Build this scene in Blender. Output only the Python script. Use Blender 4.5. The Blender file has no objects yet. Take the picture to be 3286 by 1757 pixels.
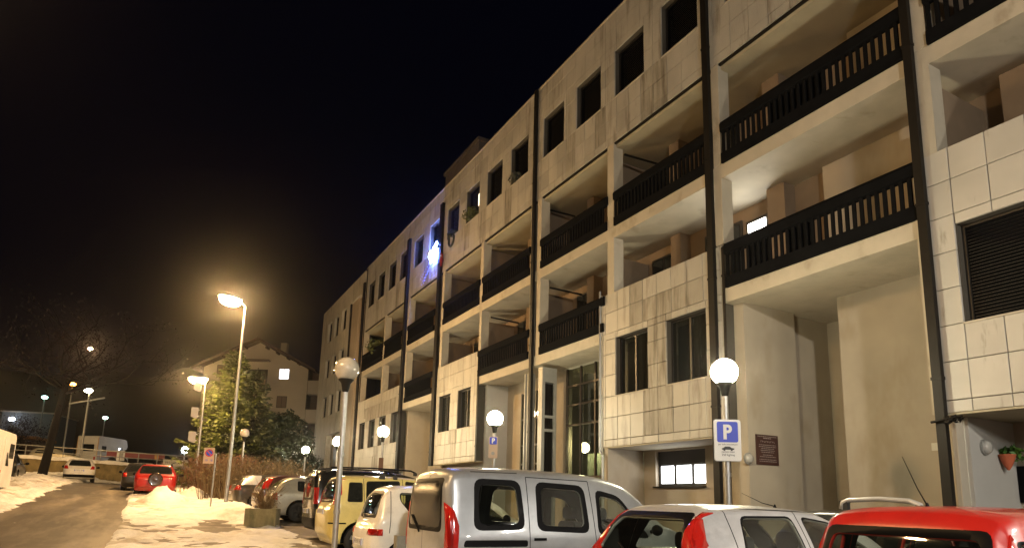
import bpy, bmesh, math, random
from mathutils import Vector, Matrix, noise
random.seed(7)
R = math.radians
scene = bpy.context.scene
col = scene.collection

# ------------------------------------------------------------------ camera
EYE = 1.6
YAW, PITCH, ROLL = 0.492404, 0.178351, 0.025649
cam_d = bpy.data.cameras.new('camera')
cam = bpy.data.objects.new('camera', cam_d); col.objects.link(cam)
cam_d.sensor_fit = 'HORIZONTAL'; cam_d.sensor_width = 36.0
cam_d.lens = 2100 / 3286 * 36
cam_d.shift_y = (1229.81 - 878.5) / 3286
cam_d.clip_start = 0.05; cam_d.clip_end = 3000
def cam_rows():
    cy, sy = math.cos(YAW), math.sin(YAW)
    cp, sp = math.cos(PITCH), math.sin(PITCH)
    cr, sr = math.cos(ROLL), math.sin(ROLL)
    Rx = Matrix(((1, 0, 0), (0, cp, sp), (0, -sp, cp)))
    Rz = Matrix(((cr, -sr, 0), (sr, cr, 0), (0, 0, 1)))
    M = Rz @ Rx
    return M @ Vector((cy, 0, sy)), M @ Vector((-sy, 0, cy)), M @ Vector((0, -1, 0))
NX, NY, NZ = cam_rows()            # world X, Y, Z axes in (right, down, forward)
right = Vector((NX[0], NY[0], NZ[0])); up = -Vector((NX[1], NY[1], NZ[1])); back = -Vector((NX[2], NY[2], NZ[2]))
mw = Matrix.Identity(4)
for i in range(3):
    mw[i][0], mw[i][1], mw[i][2] = right[i], up[i], back[i]
mw.translation = (0, 0, EYE)
cam.matrix_world = mw
scene.camera = cam

# ------------------------------------------------------------------ night sky, exposure
w = bpy.data.worlds.new('World'); scene.world = w; w.use_nodes = True
nt = w.node_tree
bg = nt.nodes['Background']
bg.inputs['Color'].default_value = (0.10, 0.11, 0.35, 1); bg.inputs['Strength'].default_value = 0.004
scene.view_settings.view_transform = 'Standard'; scene.view_settings.look = 'None'
scene.view_settings.gamma = 1; scene.view_settings.use_curve_mapping = False
scene.view_settings.exposure = 0.78
scene.cycles.use_denoising = True
try: scene.cycles.denoiser = 'OPENIMAGEDENOISE'
except Exception: pass
scene.cycles.max_bounces = 6; scene.cycles.diffuse_bounces = 3; scene.cycles.glossy_bounces = 3
scene.cycles.transmission_bounces = 4; scene.cycles.transparent_max_bounces = 20; scene.cycles.volume_bounces = 0
scene.cycles.caustics_reflective = False; scene.cycles.caustics_refractive = False
scene.cycles.sample_clamp_indirect = 4.0
SODIUM = (1.0, 0.61, 0.25); WARM = (1.0, 0.90, 0.62); COOL = (1.0, 0.93, 0.82)
GLOBE_POWER = 118; STREET_POWER = 860; FAR_POWER = 160

# ------------------------------------------------------------------ terrain height
BP = [(-60, -.2), (-10, -.05), (0, 0), (5, .08), (8, .2), (11, .4), (14, .47), (18, .55), (22, .73), (28, 1.0), (35, 1.5), (45, 1.9), (53, 2.0), (62, 2.2), (70, 2.4), (120, 3.2)]
def sm(a, b, x):
    t = min(1, max(0, (x - a) / (b - a))); return t * t * (3 - 2 * t)
def g(X, Y):
    z = 3.2 if Y > 120 else -.2
    for (a, za), (b, zb) in zip(BP, BP[1:]):
        if a <= Y <= b: z = za + (zb - za) * (Y - a) / (b - a); break
    z += min(.2, .05 * max(0, -X - 1)) * sm(8, 28, Y)
    zb = .1 + .013 * Y
    k = sm(5, 9, X) * (1 - sm(50, 62, Y))
    return z * (1 - k) + zb * k
def fbm(x, y, s=1.0, o=3, seed=0):
    v = 0; a = 1
    for i in range(o):
        v += a * noise.noise(Vector((x * s + seed * 17.3, y * s - seed * 9.1, seed * 3.7))); s *= 2.1; a *= .5
    return v

# ------------------------------------------------------------------ materials
MATS = {}
def mat(name, color, rough=.6, metal=0, var=0, vscale=3.0, stretch=(1, 1, 1), bump=0, bscale=40, rand=0, spec=.5, coat=0, emit=None, estr=0, streak=None):
    if name in MATS: return MATS[name]
    m = bpy.data.materials.new(name); m.use_nodes = True; MATS[name] = m
    n = m.node_tree; p = n.nodes['Principled BSDF']; L = n.links.new
    p.inputs['Base Color'].default_value = (*color, 1); p.inputs['Roughness'].default_value = rough
    p.inputs['Metallic'].default_value = metal; p.inputs['Specular IOR Level'].default_value = spec
    if coat: p.inputs['Coat Weight'].default_value = coat; p.inputs['Coat Roughness'].default_value = .05
    if emit: p.inputs['Emission Color'].default_value = (*emit, 1); p.inputs['Emission Strength'].default_value = estr
    geo = n.nodes.new('ShaderNodeNewGeometry')
    last = None
    if var:
        mp = n.nodes.new('ShaderNodeMapping'); L(geo.outputs['Position'], mp.inputs['Vector']); mp.inputs['Scale'].default_value = stretch
        nz = n.nodes.new('ShaderNodeTexNoise'); nz.inputs['Scale'].default_value = vscale; nz.inputs['Detail'].default_value = 6; nz.inputs['Roughness'].default_value = .6
        L(mp.outputs[0], nz.inputs['Vector'])
        rp = n.nodes.new('ShaderNodeValToRGB')
        rp.color_ramp.elements[0].position = .3; rp.color_ramp.elements[1].position = .7
        c0 = tuple(c * (1 - var) for c in color); c1 = tuple(min(1, c * (1 + var * .6)) for c in color)
        rp.color_ramp.elements[0].color = (*c0, 1); rp.color_ramp.elements[1].color = (*c1, 1)
        L(nz.outputs['Fac'], rp.inputs['Fac']); last = rp.outputs['Color']
    if streak:
        col2, lo, hi, sc, st = streak
        mp = n.nodes.new('ShaderNodeMapping'); L(geo.outputs['Position'], mp.inputs['Vector']); mp.inputs['Scale'].default_value = st
        nz = n.nodes.new('ShaderNodeTexNoise'); nz.inputs['Scale'].default_value = sc; nz.inputs['Detail'].default_value = 5; nz.inputs['Roughness'].default_value = .65
        L(mp.outputs[0], nz.inputs['Vector'])
        rp = n.nodes.new('ShaderNodeValToRGB'); rp.color_ramp.elements[0].position = lo; rp.color_ramp.elements[1].position = hi
        rp.color_ramp.elements[0].color = (0, 0, 0, 1); rp.color_ramp.elements[1].color = (1, 1, 1, 1)
        L(nz.outputs['Fac'], rp.inputs['Fac'])
        mx = n.nodes.new('ShaderNodeMix'); mx.data_type = 'RGBA'
        L(rp.outputs['Color'], mx.inputs[0])
        if last: L(last, mx.inputs[6])
        else: mx.inputs[6].default_value = (*color, 1)
        mx.inputs[7].default_value = (*col2, 1); last = mx.outputs[2]
    if rand:
        oi = n.nodes.new('ShaderNodeObjectInfo'); mr = n.nodes.new('ShaderNodeMapRange')
        mr.inputs[3].default_value = 1 - rand; mr.inputs[4].default_value = 1 + rand * .4; L(oi.outputs['Random'], mr.inputs[0])
        vm = n.nodes.new('ShaderNodeVectorMath'); vm.operation = 'SCALE'; L(mr.outputs[0], vm.inputs['Scale'])
        if last: L(last, vm.inputs[0])
        else: vm.inputs[0].default_value = color
        last = vm.outputs[0]
    if last: L(last, p.inputs['Base Color'])
    if bump:
        bz = n.nodes.new('ShaderNodeTexNoise'); bz.inputs['Scale'].default_value = bscale; bz.inputs['Detail'].default_value = 4
        L(geo.outputs['Position'], bz.inputs['Vector'])
        bp = n.nodes.new('ShaderNodeBump'); bp.inputs['Strength'].default_value = bump; bp.inputs['Distance'].default_value = .02
        L(bz.outputs['Fac'], bp.inputs['Height']); L(bp.outputs[0], p.inputs['Normal'])
    return m
def emat(name, color, strength, base=(.8, .8, .8)):
    return mat(name, base, .4, emit=color, estr=strength)
def glassmat(name, tint, opac, rough=.03):
    if name in MATS: return MATS[name]
    m = bpy.data.materials.new(name); m.use_nodes = True; MATS[name] = m
    n = m.node_tree; L = n.links.new; n.nodes.remove(n.nodes['Principled BSDF'])
    out = n.nodes['Material Output']
    tr = n.nodes.new('ShaderNodeBsdfTransparent'); tr.inputs[0].default_value = (*tint, 1)
    gl = n.nodes.new('ShaderNodeBsdfGlossy'); gl.inputs['Roughness'].default_value = rough; gl.inputs[0].default_value = (1, 1, 1, 1)
    lw = n.nodes.new('ShaderNodeLayerWeight'); lw.inputs[0].default_value = .5
    pw = n.nodes.new('ShaderNodeMath'); pw.operation = 'POWER'; pw.inputs[1].default_value = 4.0; L(lw.outputs['Facing'], pw.inputs[0])
    fr = n.nodes.new('ShaderNodeMath'); fr.operation = 'MULTIPLY_ADD'; fr.inputs[1].default_value = .9; fr.inputs[2].default_value = .05; L(pw.outputs[0], fr.inputs[0])
    df = n.nodes.new('ShaderNodeBsdfDiffuse'); df.inputs[0].default_value = (.05, .055, .05, 1)
    m1 = n.nodes.new('ShaderNodeMixShader'); m1.inputs[0].default_value = opac; L(tr.outputs[0], m1.inputs[1]); L(df.outputs[0], m1.inputs[2])
    m2 = n.nodes.new('ShaderNodeMixShader'); L(fr.outputs[0], m2.inputs[0]); L(m1.outputs[0], m2.inputs[1]); L(gl.outputs[0], m2.inputs[2])
    L(m2.outputs[0], out.inputs['Surface'])
    return m

M_TILE = mat('travertine_tile', (.43, .405, .35), .5, var=.16, vscale=1.2, stretch=(1, 1, .6), rand=.14, streak=((.15, .125, .09), .54, .76, 1.2, (1, 2.4, .35)))
M_TILE2 = mat('clean_travertine_tile', (.48, .455, .40), .45, var=.12, vscale=1.0, rand=.1, streak=((.22, .19, .13), .60, .76, 1.6, (1, 2.2, .6)))
M_TILE3 = mat('stained_travertine_tile', (.36, .335, .28), .6, var=.2, vscale=1.2, rand=.12, streak=((.12, .10, .07), .46, .68, 1.7, (1, 3.2, .30)))
M_JOINT = mat('dark_joint', (.07, .06, .045), .9)
M_CONC = mat('painted_concrete', (.46, .41, .32), .75, var=.14, vscale=1.5, streak=((.26, .21, .14), .58, .8, 1.1, (1, 1.5, 1)))
M_SOFFIT = mat('soffit_plaster', (.40, .355, .25), .85, var=.18, vscale=.9)
M_WALL = mat('beige_plaster', (.40, .345, .265), .85, var=.13, vscale=.8, streak=((.30, .24, .16), .55, .8, .9, (1, 1, .5)))
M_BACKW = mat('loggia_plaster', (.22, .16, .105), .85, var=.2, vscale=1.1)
M_GREYW = mat('grey_plaster', (.40, .39, .36), .85, var=.1, vscale=1.0)
M_RAIL = mat('black_stained_wood', (.006, .006, .0065), .9, var=.3, vscale=6, spec=.05)
M_PIPE = mat('dark_brown_metal', (.010, .008, .006), .55, var=.3, vscale=5, spec=.25)
M_BLACK = mat('black_shutter', (.003, .003, .0035), .8, spec=.08)
M_FRAME = mat('dark_window_frame', (.02, .017, .014), .4)
M_DGLASS = mat('dark_window_glass', (.012, .013, .012), .06, spec=.6)
M_STEEL = mat('galvanised_steel', (.42, .42, .41), .42, .8, var=.15, vscale=8)
M_GREYMETAL = mat('grey_painted_metal', (.30, .30, .28), .45, .3, var=.12, vscale=4)
M_SNOW = mat('old_snow', (.76, .75, .72), .75, var=.22, vscale=1.3, bump=.9, bscale=8, streak=((.34, .27, .19), .53, .72, .75, (1, .8, 1)))
M_ASPH = mat('wet_asphalt', (.105, .085, .062), .55, var=.4, vscale=.7, bump=.3, bscale=24, streak=((.27, .225, .17), .48, .68, .7, (1.5, .22, 1)))
M_GROUND = mat('dirty_ground', (.13, .105, .08), .75, var=.4, vscale=.9, bump=.4, bscale=14, streak=((.34, .30, .25), .52, .66, 1.3, (1, 1, 1)))
M_CONCGREY = mat('weathered_concrete', (.26, .225, .12), .9, var=.3, vscale=3, bump=.3, bscale=25, streak=((.10, .10, .05), .5, .75, 4, (1, 1, .3)))
M_BARK = mat('dark_bark', (.012, .009, .007), .95, var=.4, vscale=8, bump=.6, bscale=20)
M_CONIFER = mat('conifer_needles', (.062, .078, .011), .7, var=.4, vscale=1.4)
M_EVERG = mat('evergreen_leaves', (.026, .038, .013), .6, var=.5, vscale=1.8)
M_TWIG = mat('dry_twigs', (.13, .09, .045), .9, var=.4, vscale=3)
M_DRYLEAF = mat('dry_leaves', (.032, .013, .009), .9, var=.4, vscale=3)
M_TYRE = mat('tyre_rubber', (.012, .012, .012), .8)
M_RIM = mat('wheel_rim', (.35, .35, .34), .35, .8)
M_TRIM = mat('cabin_trim', (.035, .035, .035), .85)
M_SEAT = mat('dark_seat_fabric', (.03, .032, .036), .9)
M_RUBBER = mat('black_rubber', (.004, .004, .0045), .5, spec=.12)
M_SEAM = mat('panel_gap', (.02, .02, .02), .8)
M_RED = mat('red_lamp_lens', (.42, .015, .01), .15, coat=.6)
M_AMBER = mat('amber_lamp_lens', (.65, .16, .02), .2, coat=.5)
M_CHROME = mat('chrome', (.7, .7, .7), .12, 1)
M_PLATE = mat('number_plate_white', (.7, .7, .68), .4)
M_GLASS = glassmat('car_glass', (.74, .78, .70), .05)
M_TINT = glassmat('tinted_car_glass', (.16, .17, .15), .25)
M_HOUSEGLASS = glassmat('house_window_glass', (.6, .6, .55), .12)
M_WHITE = mat('white_sign_face', (.75, .75, .72), .45)
M_BLUE = mat('blue_sign_face', (.02, .05, .55), .4)
M_SIGNRED = mat('red_sign_ring', (.65, .03, .03), .4)
M_INK = mat('black_print', (.02, .02, .02), .6)
M_PAINTW = mat('white_body_paint', (.62, .60, .55), .55, var=.12, vscale=1.5, spec=.25)
def paint(name, c, metal=.0, rough=.35): return mat(name, c, rough, metal, coat=.7, var=.14, vscale=3.5, streak=(tuple(.6 * q_ + .035 for q_ in c), .58, .80, 2.2, (1, 1, 1.3)))

# ------------------------------------------------------------------ mesh builder
class MB:
    def __init__(s): s.v = []; s.f = []; s.m = []
    def add(s, vs, fs, mi=0):
        o = len(s.v); s.v += [tuple(p) for p in vs]
        for f in fs: s.f.append(tuple(i + o for i in f)); s.m.append(mi)
    def box(s, x0, x1, y0, y1, z0, z1, mi=0):
        if x0 > x1: x0, x1 = x1, x0
        if y0 > y1: y0, y1 = y1, y0
        if z0 > z1: z0, z1 = z1, z0
        s.add([(x0, y0, z0), (x1, y0, z0), (x1, y1, z0), (x0, y1, z0), (x0, y0, z1), (x1, y0, z1), (x1, y1, z1), (x0, y1, z1)],
              [(0, 3, 2, 1), (4, 5, 6, 7), (0, 1, 5, 4), (1, 2, 6, 5), (2, 3, 7, 6), (3, 0, 4, 7)], mi); return s
    def tube(s, pts, rads, n=10, mi=0, cap=True):
        pts = [Vector(p) for p in pts]
        if not hasattr(rads, '__len__'): rads = [rads] * len(pts)
        rings = []; prev = None
        for i, p in enumerate(pts):
            d = (pts[min(i + 1, len(pts) - 1)] - pts[max(i - 1, 0)])
            d = d.normalized() if d.length > 1e-9 else Vector((0, 0, 1))
            if prev is None:
                a = Vector((1, 0, 0)) if abs(d.x) < .9 else Vector((0, 1, 0)); u = d.cross(a).normalized()
            else:
                u = prev - d * prev.dot(d); u = u.normalized() if u.length > 1e-6 else d.orthogonal().normalized()
            prev = u; v = d.cross(u)
            rings.append([p + (u * math.cos(2 * math.pi * k / n) + v * math.sin(2 * math.pi * k / n)) * rads[i] for k in range(n)])
        vs = [q for r in rings for q in r]; fs = []
        for i in range(len(pts) - 1):
            for k in range(n):
                a = i * n + k; b = i * n + (k + 1) % n; fs.append((a, b, b + n, a + n))
        if cap: fs.append(tuple(range(n - 1, -1, -1))); fs.append(tuple((len(pts) - 1) * n + k for k in range(n)))
        s.add(vs, fs, mi); return s
    def lathe(s, prof, c=(0, 0, 0), n=20, axis='z', mi=0):
        vs = []; fs = []
        for r, h in prof:
            for k in range(n):
                a = 2 * math.pi * k / n; p = (r * math.cos(a), r * math.sin(a), h)
                if axis == 'x': p = (p[2], p[0], p[1])
                elif axis == 'y': p = (p[0], p[2], p[1])
                vs.append((p[0] + c[0], p[1] + c[1], p[2] + c[2]))
        for i in range(len(prof) - 1):
            for k in range(n):
                a = i * n + k; b = i * n + (k + 1) % n
                fs.append((a, b, b + n, a + n) if axis != 'y' else (a, a + n, b + n, b))
        s.add(vs, fs, mi); return s
    def sphere(s, c, r, n=20, m=12, mi=0, sx=1, sy=1, sz=1):
        prof = [(r * math.sin(math.pi * i / m), -r * math.cos(math.pi * i / m)) for i in range(m + 1)]
        vs = []; fs = []
        for rr, h in prof:
            rr = max(rr, 1e-4)
            for k in range(n):
                a = 2 * math.pi * k / n; vs.append((c[0] + sx * rr * math.cos(a), c[1] + sy * rr * math.sin(a), c[2] + sz * h))
        for i in range(m):
            for k in range(n):
                a = i * n + k; b = i * n + (k + 1) % n; fs.append((a, b, b + n, a + n))
        s.add(vs, fs, mi); return s
    def prism(s, poly, axis, a, b, mi=0):
        """closed outline extruded along an axis from a to b; poly in the two other coordinates"""
        def P(q, h): return {'x': (h, q[0], q[1]), 'y': (q[0], h, q[1]), 'z': (q[0], q[1], h)}[axis]
        n = len(poly); vs = [P(q, a) for q in poly] + [P(q, b) for q in poly]
        fs = [tuple(range(n - 1, -1, -1)), tuple(range(n, 2 * n))] + [(i, (i + 1) % n, (i + 1) % n + n, i + n) for i in range(n)]
        s.add(vs, fs, mi); return s
    def mesh(s, name, mats, smooth=False):
        me = bpy.data.meshes.new(name); me.from_pydata(s.v, [], s.f)
        for m in (mats if isinstance(mats, (list, tuple)) else [mats]): me.materials.append(m)
        if len(me.materials) > 1: me.polygons.foreach_set('material_index', s.m)
        me.update()
        bm = bmesh.new(); bm.from_mesh(me); bmesh.ops.recalc_face_normals(bm, faces=bm.faces); bm.to_mesh(me); bm.free()
        if smooth: me.polygons.foreach_set('use_smooth', [True] * len(me.polygons))
        return me
    def build(s, name, mats, parent=None, smooth=False, world=False, angle=None):
        me = s.mesh(name, mats, smooth)
        if angle is not None:
            me.polygons.foreach_set('use_smooth', [True] * len(me.polygons)); me.set_sharp_from_angle(angle=R(angle))
        return obj(name, me, parent, world)
def wloc(p):
    m = Matrix.Identity(4)
    chain = []
    while p: chain.append(p); p = p.parent
    for q in reversed(chain): m = m @ q.matrix_parent_inverse @ Matrix.LocRotScale(q.location, q.rotation_euler, q.scale)
    return m
def obj(name, me, parent=None, world=False):
    o = bpy.data.objects.new(name, me); col.objects.link(o)
    if parent:
        o.parent = parent
        if world: o.matrix_parent_inverse = wloc(parent).inverted()
    return o
def tag(o, label=None, cat=None, group=None, kind=None):
    if label: o['label'] = label
    if cat: o['category'] = cat
    if group: o['group'] = group
    if kind: o['kind'] = kind
    return o
def thing(name, label, cat, loc=(0, 0, 0), rz=0, group=None):
    o = bpy.data.objects.new(name, None); col.objects.link(o); o.empty_display_size = .3
    o.location = loc; o.rotation_euler = (0, 0, rz)
    return tag(o, label, cat, group)
def text_mesh(body, size, m, name, parent, mtx, ext=.001, align='CENTER'):
    cu = bpy.data.curves.new(name, 'FONT'); cu.body = body; cu.size = size; cu.align_x = align; cu.align_y = 'CENTER'; cu.extrude = ext
    t = bpy.data.objects.new(name, cu); col.objects.link(t)
    dg = bpy.context.evaluated_depsgraph_get(); dg.update()
    me = bpy.data.meshes.new_from_object(t.evaluated_get(dg)); me.name = name
    bpy.data.objects.remove(t); bpy.data.curves.remove(cu)
    me.materials.clear(); me.materials.append(m)
    o = bpy.data.objects.new(name, me); col.objects.link(o); o.parent = parent; o.matrix_local = mtx; o['kind'] = 'stuff'
    return o
def rounded(x0, x1, y0, y1, r, n=4):
    out = []
    for cx, cy, a0 in ((x1 - r, y1 - r, 0), (x0 + r, y1 - r, 90), (x0 + r, y0 + r, 180), (x1 - r, y0 + r, 270)):
        for k in range(n + 1):
            a = R(a0 + 90 * k / n); out.append((cx + r * math.cos(a), cy + r * math.sin(a)))
    return out

# ================================================================== GROUND
def sheet(name, x0, x1, y0, y1, nx, ny, hf, m, kind):
    vs = []; fs = []
    for j in range(ny + 1):
        for i in range(nx + 1):
            x = x0 + (x1 - x0) * i / nx; y = y0 + (y1 - y0) * j / ny; vs.append((x, y, hf(x, y)))
    for j in range(ny):
        for i in range(nx):
            a = j * (nx + 1) + i; fs.append((a, a + 1, a + nx + 2, a + nx + 1))
    mb = MB(); mb.v = vs; mb.f = fs; mb.m = [0] * len(fs)
    o = mb.build(name, m, smooth=True); tag(o, kind=kind); return o
def road_x(Y):   # left and right edge of the roadway
    return (-3.75 - .012 * max(0, Y - 25), -.45 - .014 * max(0, Y - 20))
WALL_Y = lambda X: 64.2 - (X - 0) * .52       # retaining wall line
def ground_h(x, y):
    z = g(x, y)
    return z
def far_h(x, y):
    return g(x, y) - .03
# near ground (fine), far ground out to the horizon
sheet('ground', -60, 60, -40, 100, 120, 140, ground_h, M_GROUND, 'structure')
def rd():
    vs = []; fs = []; ys = [-12 + .75 * k for k in range(102)]
    for y in ys:
        a, b = road_x(max(y, 0))
        for k in range(9):
            x = a + (b - a) * k / 8; vs.append((x, y, g(x, y) + .012 - .03 * abs(k / 4 - 1) ** 4 * 0))
    for j in range(len(ys) - 1):
        for k in range(8):
            i = j * 9 + k; fs.append((i, i + 1, i + 10, i + 9))
    mb = MB(); mb.v = vs; mb.f = fs; mb.m = [0] * len(fs)
    o = mb.build('road', M_ASPH, smooth=True); tag(o, kind='structure')
rd()
# snow lying on the ground: thickness field, below the ground where there is none
def snow_t(x, y):
    a, b = road_x(max(y, 0))
    n = fbm(x, y, .55, 4, 2); n2 = fbm(x, y, 1.9, 3, 5)
    t = -.06
    if x < a + .3:      # left verge
        d = a + .3 - x
        t = .02 + .16 * min(1, d / 1.6) + .10 * n + .05 * n2 + .10 * sm(35, 44, y) * sm(.6, 2.5, d) + .09 * fbm(x, y, 3.6, 2, 7)
        if d < .5: t -= .14 * (1 - d / .5)
    elif x > b - .25:   # right verge, trampled pavement in patches
        d = x - (b - .25)
        t = .028 + .075 * n + .05 * n2
        t += .05 * sm(20, 25, y) * sm(.2, 1.2, d) * (1 - sm(4.5, 6, x))
        t -= .12 * math.exp(-((x - (1.3 + .02 * y)) / .5) ** 2) * sm(17, 21, y) * (1 - sm(27, 30, y))
        t += .22 * math.exp(-((x - 2.3) ** 2 / .9 + (y - 25.6) ** 2 / 4.5))
        t += .16 * math.exp(-((x - 2.9) ** 2 / 1.0 + (y - 28.0) ** 2 / 2.5))
        if x > 3.4: t -= .25 * sm(3.2, 4.2, x)
    else:
        m = min(x - a - .3, b - .25 - x); t = -.05 + .05 * n - .03 * min(1, m)
    t += .045 * fbm(x, y, 4.2, 2, 12) + .03 * max(0, fbm(x, y, 2.6, 2, 14))
    if y > 52: t += .16 * sm(55, 60, y)
    if y < 5: t -= .3
    return max(-.12, min(.75, t))
def snow_h(x, y): return g(x, y) + snow_t(x, y)
sn = sheet('snow', -14, 5.2, 6, 66, 190, 460, snow_h, M_SNOW, 'stuff')
tag(sn, 'trampled dirty snow lying along both sides of the road', 'snow')
def heap(name, label, cx, cy, rx, ry, h, seed, rot=0, group=None):
    vs = []; fs = []; n = 30; m = 12
    for i in range(m + 1):
        for k in range(n):
            a = 2 * math.pi * k / n; r = i / m
            lump = 1 + .22 * fbm(math.cos(a) * 1.5, math.sin(a) * 1.5, 1, 3, seed)
            dx, dy = rx * r * math.cos(a) * lump, ry * r * math.sin(a) * lump
            x = cx + dx * math.cos(rot) - dy * math.sin(rot); y = cy + dx * math.sin(rot) + dy * math.cos(rot)
            z = g(x, y) - .05 + h * (1 - r ** 1.7) * (1 + .3 * fbm(x, y, 1.6, 3, seed + 1)) + .13 * (1 - r) * fbm(x, y, 4.5, 3, seed + 3)
            vs.append((x, y, z))
    for i in range(m):
        for k in range(n):
            a = i * n + k; b = i * n + (k + 1) % n; fs.append((a, b, b + n, a + n))
    mb = MB(); mb.v = vs; mb.f = fs; mb.m = [0] * len(fs)
    o = mb.build(name, M_SNOW, smooth=True); tag(o, label, 'snow pile', group); return o
heap('snow_pile', 'big cleared snow heap behind the red car on the roadside', .42, 30.6, 1.05, .9, .62, 3)
heap('snow_pile', 'white snow heap round the foot of the tall lamp post', 2.75, 27.6, 1.3, 1.0, .36, 5)
heap('snow_pile', 'snow heap beside the sign pole in front of the hedge', 1.65, 33.5, .8, .9, .5, 9)
heap('snow_pile', 'low snow mound at the foot of the leaning tree trunk', -6.9, 54.6, 2.2, 2.0, .28, 11)

# ================================================================== APARTMENT BUILDING
FX = 11.0
bld = thing('apartment_building', 'long four storey apartment block with travertine tiles and dark wooden balconies', 'building', (FX, 24, 0.3))
Z0, Z1b, Z1t, Z2b, Z2t, Z3, ZT = 3.16, 6.18, 6.52, 9.22, 9.57, 12.23, 16.57
XB = 12.75          # loggia back wall
U_NEAR, U_MID, U_FAR = -6.0, 41.25, 54.0
TILES = []          # (u0,u1,z0,z1,clean)
def rects_minus(u0, u1, z0, z1, holes):
    us = sorted({u0, u1, *[h for o in holes for h in o[:2] if u0 < h < u1]}); zs = sorted({z0, z1, *[h for o in holes for h in o[2:] if z0 < h < z1]})
    out = []
    for ua, ub in zip(us, us[1:]):
        for za, zb in zip(zs, zs[1:]):
            cu, cz = (ua + ub) / 2, (za + zb) / 2
            if not any(o[0] < cu < o[1] and o[2] < cz < o[3] for o in holes): out.append((ua, ub, za, zb))
    return out
def wall_holes(mb, u0, u1, z0, z1, x0, x1, holes, mi=0):
    for ua, ub, za, zb in rects_minus(u0, u1, z0, z1, holes): mb.box(x0, x1, ua, ub, za, zb, mi)
TU, TZ, U_ANCHOR = .5525, .605, 14.33
def tile_field(u0, u1, z0, z1, zjoints, holes, clean=False, anchor=U_ANCHOR):
    k0 = math.floor((u0 - anchor) / TU); us = [u0]
    k = k0 + 1
    while anchor + k * TU < u1 - .04:
        if anchor + k * TU > u0 + .04: us.append(anchor + k * TU)
        k += 1
    us.append(u1); zs = [z0] + [z for z in zjoints if z0 + .03 < z < z1 - .03] + [z1]
    for ua, ub in zip(us, us[1:]):
        for za, zb in zip(zs, zs[1:]):
            over = [h for h in holes if h[0] < ub and h[1] > ua and h[2] < zb and h[3] > za]
            if not over: TILES.append((ua, ub, za, zb, clean)); continue
            for r in rects_minus(ua, ub, za, zb, over):
                if r[1] - r[0] > .03 and r[3] - r[2] > .03: TILES.append((*r, clean))
# ---- openings of the tiled walls
def win_list(lefts, wd, z0, z1): return [(l - wd, l, z0, z1) for l in lefts]
ATTIC = win_list([18.60, 16.49, 14.42, 12.32, 10.04, 7.9, 5.3, 3.2], 1.36, 13.67, 15.23) + win_list([27.43, 25.27, 23.15, 21.05], 1.36, 13.67, 15.23) \
    + win_list([31.96, 29.68], 1.32, 13.67, 15.23) + win_list([40.53, 38.45, 36.32, 34.28], 1.32, 13.62, 15.25)
FIRST = {'R0': [(2.7, 5.42, 4.57, 6.22)], 'M': win_list([14.42, 12.33], 1.37, 4.57, 6.22), 'N': win_list([27.49, 25.37], 1.30, 4.56, 6.2),
         'Q': win_list([40.72, 38.65, 36.6, 34.46], 1.3, 4.54, 6.19)}
BLOCKS = {'R0': (U_NEAR, 5.98), 'M': (10.40, 15.0), 'N': (23.45, 27.86), 'Q': (32.95, 41.25)}
LEFTW = [(a - 1.32, a, z0, z1) for a in (51.88, 49.7, 47.48) for z0, z1 in ((13.57, 15.22), (10.66, 12.2), (7.6, 9.2))]
mb = MB()
wall_holes(mb, U_NEAR, U_MID, Z3 + .02, ZT - .05, FX + .04, FX + .34, ATTIC); mb.build('wall', M_JOINT, bld, world=True)
for k, (a, b) in BLOCKS.items():
    mb = MB(); wall_holes(mb, a, b, Z0, 7.56, FX + .04, FX + .34, FIRST[k]); mb.build('wall', M_JOINT, bld, world=True)
AZ = [12.47, 13.07, 13.67, 14.27, 14.87, 15.47, 16.07]
FZ = [3.36, 3.98, 4.57, 5.18, 5.79, 6.40, 7.01]
tile_field(6.6, U_MID, Z3, ZT, AZ, ATTIC)
for k, (a, b) in BLOCKS.items(): tile_field(max(a, 1.5), b, Z0, 7.58, FZ, FIRST[k], clean=k in ('R0',), anchor=U_ANCHOR if k != 'R0' else 5.43)
# plain strip of wall beyond the frame at the near end
mb = MB(); mb.box(FX, FX + .04, U_NEAR, 6.6, Z3, ZT); mb.box(FX, FX + .04, U_NEAR, 1.5, Z0, 7.58)
mb.build('wall', M_TILE, bld, world=True)
def tile_size(t):
    u = (t[0] + t[1]) / 2; z = (t[2] + t[3]) / 2 - EYE
    d = math.sqrt(FX * FX + u * u + z * z); dep = u * math.cos(YAW) + FX * math.sin(YAW)
    sx = FX * math.cos(YAW) - u * math.sin(YAW)
    if dep < 1 or not -.9 < sx / dep < .85: return 0
    if z / dep > .72: return 0
    return (t[1] - t[0]) * (t[3] - t[2]) * FX / d ** 3
TILES.sort(key=tile_size, reverse=True)
tmesh = {}
STAINS = [(12.3, 13.1, 12.2, 13.7), (16.4, 17.1, 12.2, 13.7), (14.7, 15.2, 12.6, 13.7), (18.5, 19.0, 12.2, 13.7), (20.9, 21.5, 12.2, 13.4), (22.9, 23.5, 12.2, 13.7), (25.0, 25.6, 12.6, 13.7), (29.5, 30.1, 12.2, 13.7), (34, 34.6, 12.2, 13.7), (38.1, 38.8, 12.2, 13.7),
          (12.2, 13.1, 3.4, 7.0), (10.8, 12.3, 6.35, 7.02), (13.3, 14.0, 6.4, 7.5), (25.3, 26.2, 3.16, 4.7), (36.4, 37.3, 3.16, 4.6), (7.6, 8.3, 12.2, 13.5), (33.4, 39.5, 6.2, 6.9)]
def stained(t):
    u, z = (t[0] + t[1]) / 2, (t[2] + t[3]) / 2
    return any(a < u < b and c < z < d for a, b, c, d in STAINS)
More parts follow.
